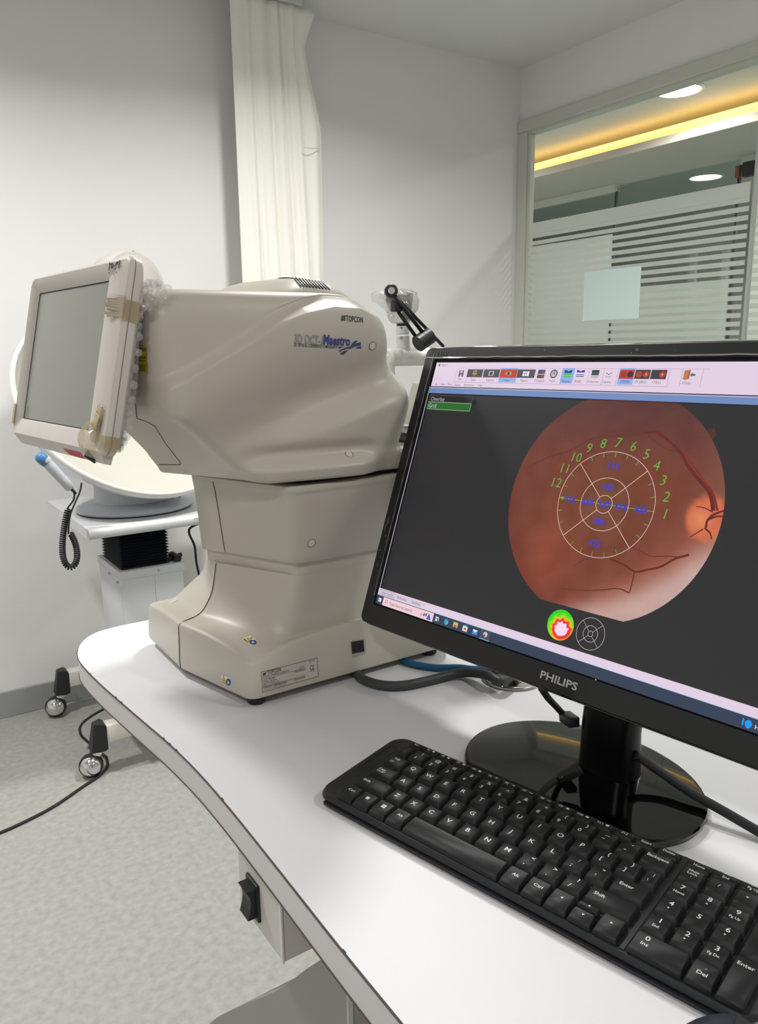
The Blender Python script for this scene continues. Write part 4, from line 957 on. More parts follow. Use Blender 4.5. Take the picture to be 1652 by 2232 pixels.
# ================================================================== MONITOR
def monitor():
    yaw, tilt, roll = R(-82.768), R(20.226), R(0.409)
    X0 = V((0.5838, 0.7494, 1.1832))
    Rv = V((math.cos(yaw), math.sin(yaw), 0)); n0 = V((math.sin(yaw), -math.cos(yaw), 0)); Uv = V((0, 0, 1)) * math.cos(tilt) - n0 * math.sin(tilt)
    RX = Rv * math.cos(roll) + Uv * math.sin(roll); UY = Uv * math.cos(roll) - Rv * math.sin(roll); NZ = RX.cross(UY)
    M = Matrix((RX, UY, NZ)).transposed().to_4x4(); M.translation = X0
    SW, SH = 521.3, 293.2
    def W(s, t, d=0.0): return M @ V((s / 1000, -t / 1000, d / 1000))     # mm, t downwards, d towards viewer
    sb = V((0.524, 0.4565, ZT))
    T = thing('computer_monitor', sb, 'black widescreen computer monitor showing a red eye image on a round glossy stand', 'monitor')
    BEZ = mat('monitor_bezel', S(29, 30, 32), .38, bump=(900, .08, .0003)); BACK = mat('monitor_back', S(24, 25, 26), .45)
    def rr(s0, s1, t0, t1, r, d, k=5):
        pts = []
        for cs, ct, a0 in ((s1 - r, t0 + r, 0), (s0 + r, t0 + r, 90), (s0 + r, t1 - r, 180), (s1 - r, t1 - r, 270)):
            for i in range(k + 1):
                a = R(a0 + 90 * i / k); pts.append(W(cs + r * math.cos(a), ct - r * math.sin(a), d))
        return pts
    L, Rr, Tp, Bt = -20.5, SW + 20.5, -18.5, SH + 25.5
    fr = part('bezel', G().loft([rr(-3.0, SW + 3.0, -3.0, SH + 1.2, 1, -1.5), rr(-3.6, SW + 3.6, -3.6, SH + 1.8, 1, 2.2), rr(L + 2.0, Rr - 2, Tp + 2, Bt - 1.5, 7, 2.6), rr(L + .5, Rr - .5, Tp + .5, Bt - .3, 8, 1.6), rr(L, Rr, Tp, Bt, 8, -.5), rr(L, Rr, Tp, Bt + 1.5, 8, -10), rr(L + 1.5, Rr - 1.5, Tp + 1.5, Bt - .5, 8, -16)], (False, False)), BEZ, T, True, angle=30)
    part('back_shell', G().loft([rr(L + 1.5, Rr - 1.5, Tp + 1.5, Bt - .5, 8, -16), rr(L + 3, Rr - 3, Tp + 3, Bt - 6, 10, -24), rr(L + 40, Rr - 40, Tp + 25, Bt - 22, 20, -38), rr(L + 110, Rr - 110, Tp + 60, Bt - 50, 30, -52)], (False, True)), BACK, T, True, angle=40)
    part('lower_edge', G().loft([rr(L + 1, Rr - 1, SH + 20, Bt + 2.2, 3, -9), rr(L + 1, Rr - 1, SH + 20, Bt + 3.5, 3, -14), rr(L + 2, Rr - 2, SH + 20, Bt + 1.5, 3, -22)], (True, True)), GLOSSB, T, True, angle=30)
    part('inner_gasket', G().loft([rr(-3.2, SW + 3.2, -3.2, SH + 1.2, 1, -.6), rr(0, SW, 0, SH, .2, -.8)], (False, False)), mat('inner_gasket', S(8, 8, 16), .3), T)
    scr = part('screen', G().add([W(0, 0, -1), W(SW, 0, -1), W(SW, SH, -1), W(0, SH, -1)], [(3, 2, 1, 0)]), emat('scr_dark', S(44, 43, 45)), T, fixn=False)
    LAY = [0]
    def lay():
        LAY[0] += 1; return -1 + 0.02 * LAY[0]
    cols = {}
    def rect(s0, t0, s1, t1, m, nm='screen_area', sub=1):
        d = lay(); return part(nm, G().add([W(s0, t1, d), W(s1, t1, d), W(s1, t0, d), W(s0, t0, d)], [(0, 1, 2, 3)]), m, scr, fixn=False)
    def polys(ps, m, nm):
        d = lay(); g = G()
        for p in ps: g.add([W(s, t, d) for s, t in p], [tuple(range(len(p)))])
        return part(nm, g, m, scr, fixn=False)
    def line(p, w, m, nm, ws=None):
        d = lay(); g = G(); P = p; A = []; B = []
        for i, (s, t) in enumerate(P):
            a = P[max(0, i - 1)]; b = P[min(len(P) - 1, i + 1)]; dx, dy = b[0] - a[0], b[1] - a[1]; l = math.hypot(dx, dy) or 1
            ww = (w if ws is None else ws[0] + (ws[1] - ws[0]) * i / (len(P) - 1)) / 2
            A.append(W(s - dy / l * ww, t + dx / l * ww, d)); B.append(W(s + dy / l * ww, t - dx / l * ww, d))
        n = len(P); g.add(A + B, [(i, i + 1, n + i + 1, n + i) for i in range(n - 1)]); return part(nm, g, m, scr, fixn=False)
    def circle(c, r, w, m, nm, n=72):
        d = lay(); pi2 = 2 * math.pi
        vs = [W(c[0] + r_ * math.cos(pi2 * k / n), c[1] + r_ * math.sin(pi2 * k / n), d) for r_ in (r - w / 2, r + w / 2) for k in range(n)]
        return part(nm, G().add(vs, [(k, (k + 1) % n, n + (k + 1) % n, n + k) for k in range(n)]), m, scr, fixn=False)
    def disc(c, r, m, nm, n=32, ry=None):
        return polys([[(c[0] + r * math.cos(2 * math.pi * k / n), c[1] + (ry or r) * math.sin(2 * math.pi * k / n)) for k in range(n)]], m, nm)
    def txt(s, c, h, m, nm='screen_text', bold=0.0, italic=0.0, sx=1.0, al='c', rot=0.0):
        vs, fs, w = text2d(s, h / 0.72, bold, italic, sx); d = lay()
        off = {'c': -w / 2, 'l': 0, 'r': -w}[al]; cr, sr = math.cos(rot), math.sin(rot); g = G()
        out = []
        for x, y in vs:
            x += off; y -= h / 2; out.append(W(c[0] + x * cr - y * sr, c[1] - (x * sr + y * cr), d))
        return part(nm, g.add(out, fs), m, scr, fixn=False)
    PINK = emat('scr_lilac', S(226, 206, 226)); BLUE = emat('scr_blue', S(112, 138, 190)); INKS = emat('scr_ink', S(84, 74, 92)); SEL = emat('scr_select', S(142, 172, 226)); GREY = emat('scr_grey', S(70, 70, 74))
    WHT = emat('scr_white', S(240, 232, 240)); GRN = emat('scr_green', S(104, 168, 62)); VIO = emat('scr_violet', S(62, 62, 205)); RING = emat('scr_ring', S(222, 190, 186))
    RED = emat('scr_red', S(190, 60, 34)); TASK = emat('scr_task', S(52, 62, 84)); LINE = emat('scr_line', S(168, 150, 176))
    # --- fundus photograph (self-lit picture with its own gradient)
    fm = bpy.data.materials.new('scr_fundus'); fm.use_nodes = True; nt = fm.node_tree; b = nt.nodes['Principled BSDF']
    b.inputs['Base Color'].default_value = (.004, .004, .004, 1); b.inputs['Roughness'].default_value = .35; b.inputs['Specular IOR Level'].default_value = .3
    at = nt.nodes.new('ShaderNodeAttribute'); at.attribute_name = 'Col'; nt.links.new(at.outputs['Color'], b.inputs['Emission Color']); b.inputs['Emission Strength'].default_value = 1.0
    fc = (265.0, 137.5); fr_ = 110.5; d = lay(); g = G(); NRr, NA = 44, 120; TOP, BOT = 37.2, 238.2
    def clampt(s, t): return (s, min(BOT, max(TOP, t)))
    vs = [fc]; fs = []
    for i in range(1, NRr + 1):
        for k in range(NA):
            a = 2 * math.pi * k / NA; r = fr_ * i / NRr; vs.append((fc[0] + r * math.cos(a), fc[1] + r * math.sin(a)))
    fs += [(0, 1 + k, 1 + (k + 1) % NA) for k in range(NA)]
    for i in range(NRr - 1):
        for k in range(NA): fs.append((1 + i * NA + k, 1 + (i + 1) * NA + k, 1 + (i + 1) * NA + (k + 1) % NA, 1 + i * NA + (k + 1) % NA))
    vs = [clampt(*v) for v in vs]
    g.add([W(s, t, d) for s, t in vs], fs)
    fo = part('fundus_image', g, fm, scr, fixn=False)
    ca = fo.data.color_attributes.new('Col', 'FLOAT_COLOR', 'POINT')
    from mathutils import noise as mn
    def mixc(a, b, t): t = max(0, min(1, t)); return tuple(p + (q - p) * t for p, q in zip(a, b))
    def fundus(s, t):
        u, v = (s - fc[0]) / fr_, (t - fc[1]) / fr_; r = math.hypot(u, v)
        c = (118, 60, 46)
        c = mixc(c, (140, 68, 50), 0.9 * math.exp(-((u + .45) ** 2 + (v - .5) ** 2) / .10))
        c = mixc(c, (112, 70, 46), 0.8 * math.exp(-(u ** 2 + v ** 2) / .14))
        c = mixc(c, (84, 48, 46), ss((-v - .25) / .65) * .85)
        c = mixc(c, (104, 56, 48), ss((-u - .5) / .5) * .5)
        c = mixc(c, (150, 84, 66), ss((u + v - .55) / .55) * .8)
        c = mixc(c, (196, 162, 154), ss((v * 1.05 + u * .75 - .72) / .42) * ss((r - .55) / .4))
        c = mixc(c, (186, 150, 142), .8 * ss((v - .75) / .2) * ss((u + .1) / .5))
        c = mixc(c, (132, 96, 82), ss((u - .6) / .4) * .45 * ss((-v + .3) / .5))
        n = mn.noise(V((s * .06, t * .06, 1.3))) * 7 + mn.noise(V((s * .2, t * .2, 4))) * 3
        dd = math.hypot((s - 363) / 19.0, (t - 136) / 20.0)
        c = mixc(c, (206, 106, 74), 1 - ss((dd - .82) / .3)); c = mixc(c, (232, 146, 100), .8 * math.exp(-((s - 358) ** 2 + (t - 138) ** 2) / 60.0) * (1 - ss((dd - .8) / .3)))
        return tuple(max(0, min(255, q + n)) for q in c)
    for i, (s, t) in enumerate(vs):
        c = fundus(s, t); ca.data[i].color = (lin(c[0]), lin(c[1]), lin(c[2]), 1)
    VES = emat('scr_vessel', S(100, 38, 33)); VES2 = emat('scr_vessel_thin', S(98, 48, 40))
    ZZ = lambda x, y: (1090 + x * .30872, 940 + y * .30882)
    def scrmm(px, py):
        q = onplane(px, py, X0, NZ) - X0; return (q.dot(RX) * 1000, -q.dot(UY) * 1000)
    def vessel(pts, w0, w1, m=VES, zf=ZZ):
        P = catmull([V((*scrmm(*zf(*p)), 0)) for p in pts], 5); line([(p.x, p.y) for p in P], 1, m, 'blood_vessel', (w0, w1))
    vessel([(1500, 560), (1490, 480), (1460, 410), (1390, 330), (1320, 240), (1270, 150), (1180, 60), (1100, 5), (1020, 10)], 3.6, 2.2)
    vessel([(1530, 560), (1500, 440), (1430, 340), (1360, 240), (1290, 150)], 2.2, 1.6, emat('scr_vessel_b', S(126, 46, 40)))
    vessel([(1020, 10), (850, 30), (660, 45), (500, 130), (330, 185), (170, 265)], 2.4, .9, VES2)
    vessel([(1040, 30), (1130, 100), (1200, 135), (1250, 130)], 1.0, .7, VES2)
    vessel([(1330, 870), (1230, 900), (1130, 955), (1040, 975), (950, 990), (870, 940), (770, 900)], 2.0, 1.4)
    vessel([(945, 990), (930, 1060), (910, 1140)], 1.4, 1.0, VES2); vessel([(905, 1140), (830, 1110), (700, 1120), (560, 1120), (420, 1110)], 1.3, .7, VES2)
    vessel([(1270, 890), (1180, 880), (1060, 880), (980, 840), (900, 815)], .9, .6, VES2); vessel([(640, 890), (580, 910), (520, 950)], .8, .5, VES2)
    vessel([(1480, 600), (1520, 580), (1575, 560)], 2.2, 1.6); vessel([(1470, 620), (1530, 600), (1575, 600)], 1.8, 1.2); vessel([(1440, 680), (1480, 720), (1490, 760)], 1.6, 1.0); vessel([(1430, 690), (1380, 720), (1340, 745)], 1.2, .8); vessel([(1500, 570), (1440, 540), (1380, 530)], 1.0, .7); vessel([(1450, 680), (1460, 630), (1500, 590)], 2.0, 2.0)
    polys([[scrmm(*p) for p in ((1541, 936), (1556, 932), (1562, 947), (1552, 958), (1546, 950))]], emat('scr_notch', S(78, 46, 42)), 'image_notch')
    # --- measuring grid
    gc = (264.0, 137.4)
    for r in (50.5, 25.2, 8.5): circle(gc, r, .55, RING, 'grid_ring')
    for a in (45, 135, 225, 315):
        ca_, sa_ = math.cos(R(a)), math.sin(R(a)); line([(gc[0] + 8.5 * ca_, gc[1] + 8.5 * sa_), (gc[0] + 50.5 * ca_, gc[1] + 50.5 * sa_)], .6, RING, 'grid_spoke')
    for k in range(24):
        a = R(k * 15)
        if k % 3 == 0 and k % 6: continue
        if k in (0, 12): continue
        line([(gc[0] + 50.5 * math.cos(a), gc[1] + 50.5 * math.sin(a)), (gc[0] + 45.5 * math.cos(a), gc[1] + 45.5 * math.sin(a))], .6, GRN, 'grid_tick')
    line([(gc[0] - 50, gc[1]), (gc[0] + 50.5, gc[1])], .65, GRN, 'scan_line'); polys([[(213.8, 137.4), (219, 135.4), (219, 139.4)]], GRN, 'scan_arrow')
    for s, c in (('314', (264.1, 100.3)), ('430', (264.1, 120.7)), ('315', (226.5, 137.5)), ('449', (246.5, 137.7)), ('547', (265, 137.5)), ('534', (282, 137.5)), ('435', (302.4, 137.4)), ('586', (263.7, 153.8)), ('425', (264.4, 174.8))):
        txt(s, c, 6.2, VIO, 'thickness_value', .02)
    for s, c in zip('12 11 10 9 8 7 6 5 4 3 2 1'.split(), ((205.6, 122.9), (211.2, 107.9), (221.7, 95.7), (234.1, 85.5), (248.3, 79.8), (264.0, 77.8), (279.9, 80.1), (294.8, 86.2), (307.2, 95.7), (316.5, 108.2), (323, 122.4), (325, 137.5))):
        txt(s, c, 9.6, GRN, 'clock_number', -.004, .12)
    # --- thickness map and small grid
    hc = (249.3, 256.7); hm = bpy.data.materials.new('scr_heatmap'); hm.use_nodes = True; nt = hm.node_tree; b = nt.nodes['Principled BSDF']; b.inputs['Base Color'].default_value = (0, 0, 0, 1)
    at = nt.nodes.new('ShaderNodeAttribute'); at.attribute_name = 'Col'; nt.links.new(at.outputs['Color'], b.inputs['Emission Color']); b.inputs['Emission Strength'].default_value = 1
    d = lay(); vs = [hc]; fs = [(0, 1 + k, 1 + (k + 1) % 64) for k in range(64)]
    for i in range(1, 33):
        for k in range(64): vs.append((hc[0] + 14.5 * i / 32 * math.cos(math.pi * k / 32), hc[1] + 14.5 * i / 32 * math.sin(math.pi * k / 32)))
    for i in range(31):
        for k in range(64): fs.append((1 + i * 64 + k, 1 + (i + 1) * 64 + k, 1 + (i + 1) * 64 + (k + 1) % 64, 1 + i * 64 + (k + 1) % 64))
    ho = part('thickness_map', G().add([W(s, t, d) for s, t in vs], fs), hm, scr, fixn=False); ca = ho.data.color_attributes.new('Col', 'FLOAT_COLOR', 'POINT')
    ramp = [(0.0, 244, 214, 240), (.42, 244, 214, 240), (.47, 236, 30, 40), (.60, 240, 50, 30), (.70, 240, 190, 30), (.80, 150, 220, 20), (1.1, 30, 210, 10)]
    for i, (s, t) in enumerate(vs):
        u, v = (s - hc[0] - 1.2) / 14.5, (t - hc[1] - 3.4) / 14.5
        q = math.hypot(u * (1.0 if u < 0 else .82), v * (1.0 if v < 0 else .95)) + .07 * math.sin(math.atan2(v, u) * 9) * ss((-v + .1) / .3) + .05 * mn.noise(V((s * .5, t * .5, 0)))
        c = interp(ramp, q); ca.data[i].color = (lin(c[0]), lin(c[1]), lin(c[2]), 1)
    RG = emat('scr_ring_grey', S(176, 172, 176))
    for r in (14.6, 7.4, 2.5): circle((282.2, 256.7), r, .5, RG, 'small_ring', 48)
    for a in (45, 135, 225, 315):
        ca_, sa_ = math.cos(R(a)), math.sin(R(a)); line([(282.2 + 2.5 * ca_, 256.7 + 2.5 * sa_), (282.2 + 14.6 * ca_, 256.7 + 14.6 * sa_)], .45, RG, 'small_spoke')
    # --- window chrome
    rect(0, 0, SW, 29.6, PINK, 'title_area'); rect(0, 29.0, SW, 30.2, emat('scr_edge', S(60, 54, 78)), 'title_edge'); rect(0, 30.2, SW, 37.2, BLUE, 'blue_header'); rect(0, 30.2, SW, 30.7, WHT, 'header_glint')
    txt('3DOCT', (9, 3.2), 2.2, INKS, al='l'); txt('Fundus', (3, 33.6), 2.0, emat('scr_hdr_ink', S(84, 92, 140)), al='l')
    disc((5.6, 3.2), 1.4, GREY, 'title_icon')
    for s, x in (('File', 7.8), ('View', 19), ('Tools', 30), ('Export', 42.4), ('Bookmarks', 60.1), ('Help', 76.7)): txt(s, (x, 26.4), 2.3, INKS, 'menu_text')
    rect(36, 6.5, 336, 6.8, LINE, 'toolbar_line'); rect(34.5, 23.2, 300, 23.6, LINE, 'toolbar_line')
    for s in (36, 53.5, 182, 214, 230.5, 246, 299, 311, 330): rect(s, 6.6, s + .4, 23.4, LINE, 'toolbar_divider')
    def label(s, x, y=19.6): txt(s, (x, y), 2.5, INKS, 'toolbar_text')
    # save
    rect(40.5, 9.5, 47.5, 17.0, GREY, 'save_icon'); rect(42, 9.8, 46, 13, emat('scr_lightgrey', S(186, 176, 190)), 'save_icon'); rect(42.5, 14, 45.5, 17, emat('scr_lightgrey', S(186, 176, 190)), 'save_icon'); label('Save', 43.8)
    CARD = emat('scr_card', S(74, 72, 76))
    for s, x in (('Select', 64.8), ('Capture', 89.2)):
        rect(x - 11.5, 8.2, x + 11.5, 17.4, CARD, 'toolbar_card'); label(s, x, 20.2)
    for dx, dy in ((-2, -2), (0, -3), (2, -2), (-1, 0), (1.2, 0), (0, 2), (-2.4, .6), (2.3, .8)): disc((64.8 + dx, 12.8 + dy), 1.0, emat('scr_people', S(196, 150, 100)), 'select_icon', 10)
    rect(85.6, 10.2, 92.8, 15.6, emat('scr_cam', S(186, 186, 196)), 'capture_icon'); disc((89.2, 13), 2.2, emat('scr_lens', S(44, 50, 84)), 'capture_icon', 16)
    rect(101.5, 6.6, 125.5, 22.6, SEL, 'toolbar_select'); rect(102, 8.2, 125, 17.4, RED, 'toolbar_card'); label('View', 113.5, 20.2)
    polys([[(109, 12.8), (111.5, 10.8), (113.6, 10.2), (116, 10.9), (118.2, 12.8), (116, 14.8), (113.6, 15.4), (111, 14.6)]], emat('scr_eye', S(190, 160, 130)), 'view_icon'); disc((113.6, 12.9), 2.2, emat('scr_iris', S(64, 92, 70)), 'view_icon', 16); disc((113.6, 12.9), 1.0, emat('scr_edge', S(60, 54, 78)), 'view_icon', 12)
    rect(125.6, 8.2, 149, 17.4, CARD, 'toolbar_card'); label('Report', 136.9, 20.2)
    for a, b_, c_, d_ in ((133, 10.3, 135.6, 12.4), (136.2, 10.3, 138, 12.4), (138.6, 10.3, 141.4, 15.6), (133, 13, 135.6, 15.6), (136.2, 13, 138, 15.6)): rect(a, b_, c_, d_, WHT, 'report_icon')
    rect(152.6, 8.6, 161.6, 17.6, GREY, 'compare_icon'); rect(152.6, 8.4, 161.6, 9.2, VIO, 'compare_icon'); rect(157.4, 10, 161.2, 13, emat('scr_brown', S(130, 80, 60)), 'compare_icon'); rect(157.4, 14, 161.2, 17, emat('scr_brown', S(130, 80, 60)), 'compare_icon'); rect(153, 13.2, 161.2, 13.7, WHT, 'compare_icon'); label('Compare', 157.1, 20.2)
    disc((173.1, 12.8), 4.6, GREY, 'trend_icon'); disc((173.1, 12.8), 3.4, emat('scr_lightgrey', S(186, 176, 190)), 'trend_icon'); line([(173.1, 10.2), (173.1, 12.8), (175, 13.4)], .8, GREY, 'trend_icon'); label('Trend', 172.6, 20.2)
    rect(183, 6.6, 197.6, 22.6, SEL, 'toolbar_select')
    for x in (190.3, 205.0):
        DB = emat('scr_deepblue', S(34, 60, 140)); polys([[(x - 4.6, 8.4), (x - 1.5, 9.0), (x, 10.2), (x + 1.5, 9.0), (x + 4.6, 8.4), (x + 4.6, 11.2), (x - 4.6, 11.2)]], DB, 'layer_icon')
        rect(x - 4.6, 12.2, x + 4.6, 13.8, emat('scr_lime', S(70, 190, 70)) if x < 200 else DB, 'layer_icon'); rect(x - 4.6, 14.8, x + 4.6, 16.2 if x < 200 else 15.6, emat('scr_lime', S(70, 190, 70)) if x < 200 else DB, 'layer_icon')
        if x > 200: rect(x - 4.6, 12.2, x + 4.6, 13.0, WHT, 'layer_icon')
    rect(186, 11.2, 194.6, 12.0, emat('scr_deepblue', S(34, 60, 140)), 'layer_icon'); label('Retina', 190.3, 20.4); label('RNFL', 204.6, 20.4)
    rect(218, 8.6, 226.4, 13.8, emat('scr_greenblack', S(36, 52, 44)), 'colour_icon'); rect(218, 11.2, 226.4, 12.2, emat('scr_dimgreen', S(70, 110, 86)), 'colour_icon'); rect(218, 14.2, 226.4, 16.8, emat('scr_lightgrey', S(186, 176, 190)), 'colour_icon'); label('Colorset', 221.6, 20.2)
    line([(234, 11.2), (236, 12.2), (237.5, 13.2), (239, 12.2), (241, 11.2)], .6, GREY, 'layers_icon'); rect(234, 15.2, 241, 15.6, GREY, 'layers_icon'); label('Layers', 237.2, 20.2)
    rect(248.6, 6.6, 265, 22.8, SEL, 'toolbar_select')
    for x, s, rd in ((257, 'OD(R)', 1), (273.3, 'OU(R/L)', 0), (289.6, 'OS(L)', 0)):
        rect(x - 7.7, 8.2, x + 7.7, 17.0, RED if rd else emat('scr_card2', S(60, 56, 60)), 'eye_card')
        la = emat('scr_orb', S(176, 66, 44)); lb = emat('scr_orb_dark', S(48, 44, 52))
        disc((x - 3.6, 12.6), 3.1, (emat('scr_orb2', S(160, 46, 30)) if rd else (la if s[1] == 'U' else emat('scr_orb3', S(58, 60, 76)))), 'eye_disc', 20); disc((x + 3.6, 12.6), 3.1, (lb if rd else la), 'eye_disc', 20)
        if not rd: disc((x + 3.6, 12.6), 1.0, emat('scr_glint', S(232, 150, 110)), 'eye_disc', 12)
        txt(s, (x - .3, 19.8), 2.5, INKS, 'toolbar_text')
    polys([[(313.8, 8.6), (318.4, 8.2), (318.4, 16.6), (316.6, 17.6), (313.8, 16.8)]], emat('scr_door', S(196, 120, 70)), 'close_icon'); polys([[(318.4, 8.2), (319.4, 8.2), (319.4, 16.6), (318.4, 16.6)]], emat('scr_brown', S(130, 80, 60)), 'close_icon'); polys([[(319.6, 12.6), (322, 10.6), (322, 11.8), (324.6, 11.8), (324.6, 13.6), (322, 13.6), (322, 14.6)]], emat('scr_arrow', S(52, 120, 78)), 'close_icon'); label('Close', 318.2, 20.0)
    # overlay box
    rect(4.6, 40.3, 72.4, 48.2, emat('scr_boxline', S(92, 86, 90)), 'overlay_frame'); rect(5.0, 40.7, 72.0, 48.2, emat('scr_dark2', S(38, 37, 40)), 'overlay_box'); txt('Overlay', (7.4, 44.6), 5.0, emat('scr_boxtext', S(196, 186, 196)), 'overlay_text', -.006, al='l')
    rect(4.6, 48.2, 72.4, 57.4, emat('scr_boxline2', S(150, 190, 150)), 'grid_frame'); rect(5.2, 48.8, 71.8, 56.8, emat('scr_gridgreen', S(44, 104, 46)), 'grid_box'); txt('Grid', (6.2, 52.8), 5.0, emat('scr_boxtext2', S(190, 214, 190)), 'overlay_text', -.006, al='l')
    rect(0, 37.2, 2.2, 276, emat('scr_dark2', S(38, 37, 40)), 'window_edge'); rect(.3, 30, 1.4, 276, emat('scr_edge_lilac', S(190, 176, 200)), 'window_edge')
    # lower bars
    rect(0, 274.6, SW, 282.8, PINK, 'status_bar'); rect(0, 282.2, SW, 282.8, emat('scr_cyan', S(176, 206, 232)), 'status_edge')
    for i, (s, x0, x1) in enumerate((('Color Fundus', 2.6, 27.4), ('IR Fundus', 28.6, 52), ('Red-free', 53, 74))):
        if i == 0: rect(x0 - .4, 275.6, x1 + .4, 281.8, emat('scr_tabline', S(96, 110, 160)), 'tab_frame')
        rect(x0, 276, x1, 281.4, emat('scr_tab', S(214, 196, 214)), 'tab'); txt(s, ((x0 + x1) / 2, 278.8), 2.7, INKS, 'tab_text')
    line([(76, 279.6), (76, 277.4), (78, 277.4)], .4, GREY, 'tab_mark')
    rect(0, 282.8, SW, SH, TASK, 'taskbar'); rect(11.6, 283.4, 93.6, SH - .3, emat('scr_search', S(238, 206, 214)), 'search_box')
    for a, b_ in ((4.0, 285.8), (6.4, 285.8), (4.0, 288.2), (6.4, 288.2)): rect(a, b_, a + 2.1, b_ + 2.1, WHT, 'start_icon')
    circle((17.6, 287.4), 1.7, .5, INKS, 'search_icon', 20); line([(16.6, 288.6), (15.2, 290.2)], .5, INKS, 'search_icon'); txt('Type here to search', (23, 288.2), 3.6, INKS, 'search_text', al='l', sx=.92)
    polys([[(84, 291.8), (86, 287), (87.4, 285.2), (88.6, 287), (91, 291.8)]], emat('scr_hatblue', S(66, 104, 176)), 'search_picture'); disc((76, 289), 3, emat('scr_hat', S(200, 180, 196)), 'search_picture', 14, 1.6); disc((80, 288), 1.0, emat('scr_edge', S(60, 54, 78)), 'search_picture', 10, 2); disc((83, 287.4), 1.0, emat('scr_edge', S(60, 54, 78)), 'search_picture', 10, 2)
    rect(97.4, 285.6, 101.2, 287, WHT, 'task_icon'); rect(97.4, 287.8, 100, 290.4, WHT, 'task_icon'); rect(101.6, 286, 102.3, 290, WHT, 'task_icon')
    disc((113.6, 287.8), 3.3, emat('scr_teal', S(46, 150, 190)), 'task_icon', 20); disc((114.6, 288.6), 1.7, emat('scr_leaf', S(70, 190, 150)), 'task_icon', 16)
    rect(123.8, 285, 130.2, 290.4, emat('scr_folder', S(232, 180, 90)), 'task_icon'); rect(125, 287.8, 129, 290.4, emat('scr_folder2', S(110, 120, 130)), 'task_icon')
    rect(137.4, 285.6, 144, 291, emat('scr_store', S(236, 214, 214)), 'task_icon'); rect(139, 284.4, 142.4, 285.6, emat('scr_teal', S(46, 150, 190)), 'task_icon'); rect(139.4, 287.4, 142, 289.4, emat('scr_red', S(190, 60, 34)), 'task_icon')
    rect(151, 286, 158, 291, emat('scr_mail', S(60, 140, 214)), 'task_icon'); polys([[(151, 286), (158, 286), (154.6, 289)]], WHT, 'task_icon')
    rect(161.8, 283, 175, SH - .2, emat('scr_taskact', S(72, 76, 96)), 'task_active'); rect(161.8, SH - 1.0, 175, SH - .2, emat('scr_tasksel', S(120, 180, 230)), 'task_active'); disc((168.4, 287.4), 2.8, emat('scr_appicon', S(206, 192, 206)), 'task_icon', 16); disc((167.4, 288.6), 1.2, GREY, 'task_icon', 12)
    polys([[(433.2 + 2.6 * math.sin(a) * (1 if math.cos(a) < 0 else math.sqrt(max(0, 1 - math.cos(a) ** 2)) + .15), 288.2 - 3.4 * math.cos(a)) for a in [2 * math.pi * k / 20 for k in range(20)]]], emat('scr_drop', S(30, 150, 240)), 'weather_icon'); rect(428.4, 285, 429.6, 290.4, emat('scr_drop', S(30, 150, 240)), 'weather_icon'); txt('H', (438, 288.6), 3.6, WHT, 'task_text', al='l')
    # --- bezel lettering, lamp, film edges, scuffs
    LOGO = mat('logo_silver', S(196, 196, 196), .35, metal=.3)
    vs, fs, w = text2d('PHILIPS', 1, .018); g = G().add([W(242.0 + x / w * 41.5, SH + 16.2 - y / .72 * 7.2, 2.9) for x, y in vs], fs); part('brand_lettering', g, LOGO, fr, fixn=False)
    part('power_lamp', G().lathe(W(299.6, SH + 1.2, 2.2), NZ, [(.0009, 0), (.0008, .0006), (.0002, .0009)], 10), CHROME, fr)
    vs, fs, w = text2d('236V', 1, 0); part('model_lettering', G().add([W(-2 + x / w * 19, -7.5 - y / .72 * 6, 2.9) for x, y in vs], fs), mat('faint_print', S(58, 58, 60), .5), fr, fixn=False)
    FE = clear_mat('film_edge', (0.9, 0.9, 0.88, 1), .12, .15, diff=.6, dcol=(.62, .62, .57, 1)); rng = random.Random(9)
    def film(p0, p1, w, nm, n=40, d0=2.9, jit=.5):
        g = G(); A = []
        for i in range(n + 1):
            s = p0[0] + (p1[0] - p0[0]) * i / n; t = p0[1] + (p1[1] - p0[1]) * i / n; j = rng.uniform(-jit, jit); k = 0 if abs(p1[0] - p0[0]) > abs(p1[1] - p0[1]) else 1
            a = (s + (w if k else 0), t + (0 if k else w)); A.append([W(s + (j if k else 0), t + (0 if k else j), d0 + rng.uniform(0, .5)), W(a[0] + (j if k else 0), a[1] + (0 if k else j), d0 + rng.uniform(0, .8))])
        g.loft(A, (False, False), closed=False); o = part(nm, g, FE, fr, fixn=False); m_ = o.modifiers.new('s', 'SOLIDIFY'); m_.thickness = .0002
    film((-19, -6.2), (SW + 18, -6.2), 1.5, 'film_edge'); film((-6.0, -10), (-6.0, 285), .9, 'film_edge', jit=.25); film((-18.5, -18.6), (SW + 18, -18.6), .9, 'film_edge', d0=1.4, jit=.4)
    part('film_flap', G().add([W(-20.8, -16, 1), W(-14, -18.8, 2), W(-9, -12, 3.4), W(-15, -8, 3.2), W(-20.8, -9, 1.6)], [(0, 1, 2), (0, 2, 3), (0, 3, 4)]), clear_mat('film_clear', (.95, .95, .95, 1), .12, .1, diff=.12, dcol=(.7, .7, .68, 1)), fr, fixn=False)
    SCUFF = mat('scuff_grey', S(96, 97, 98), .7)
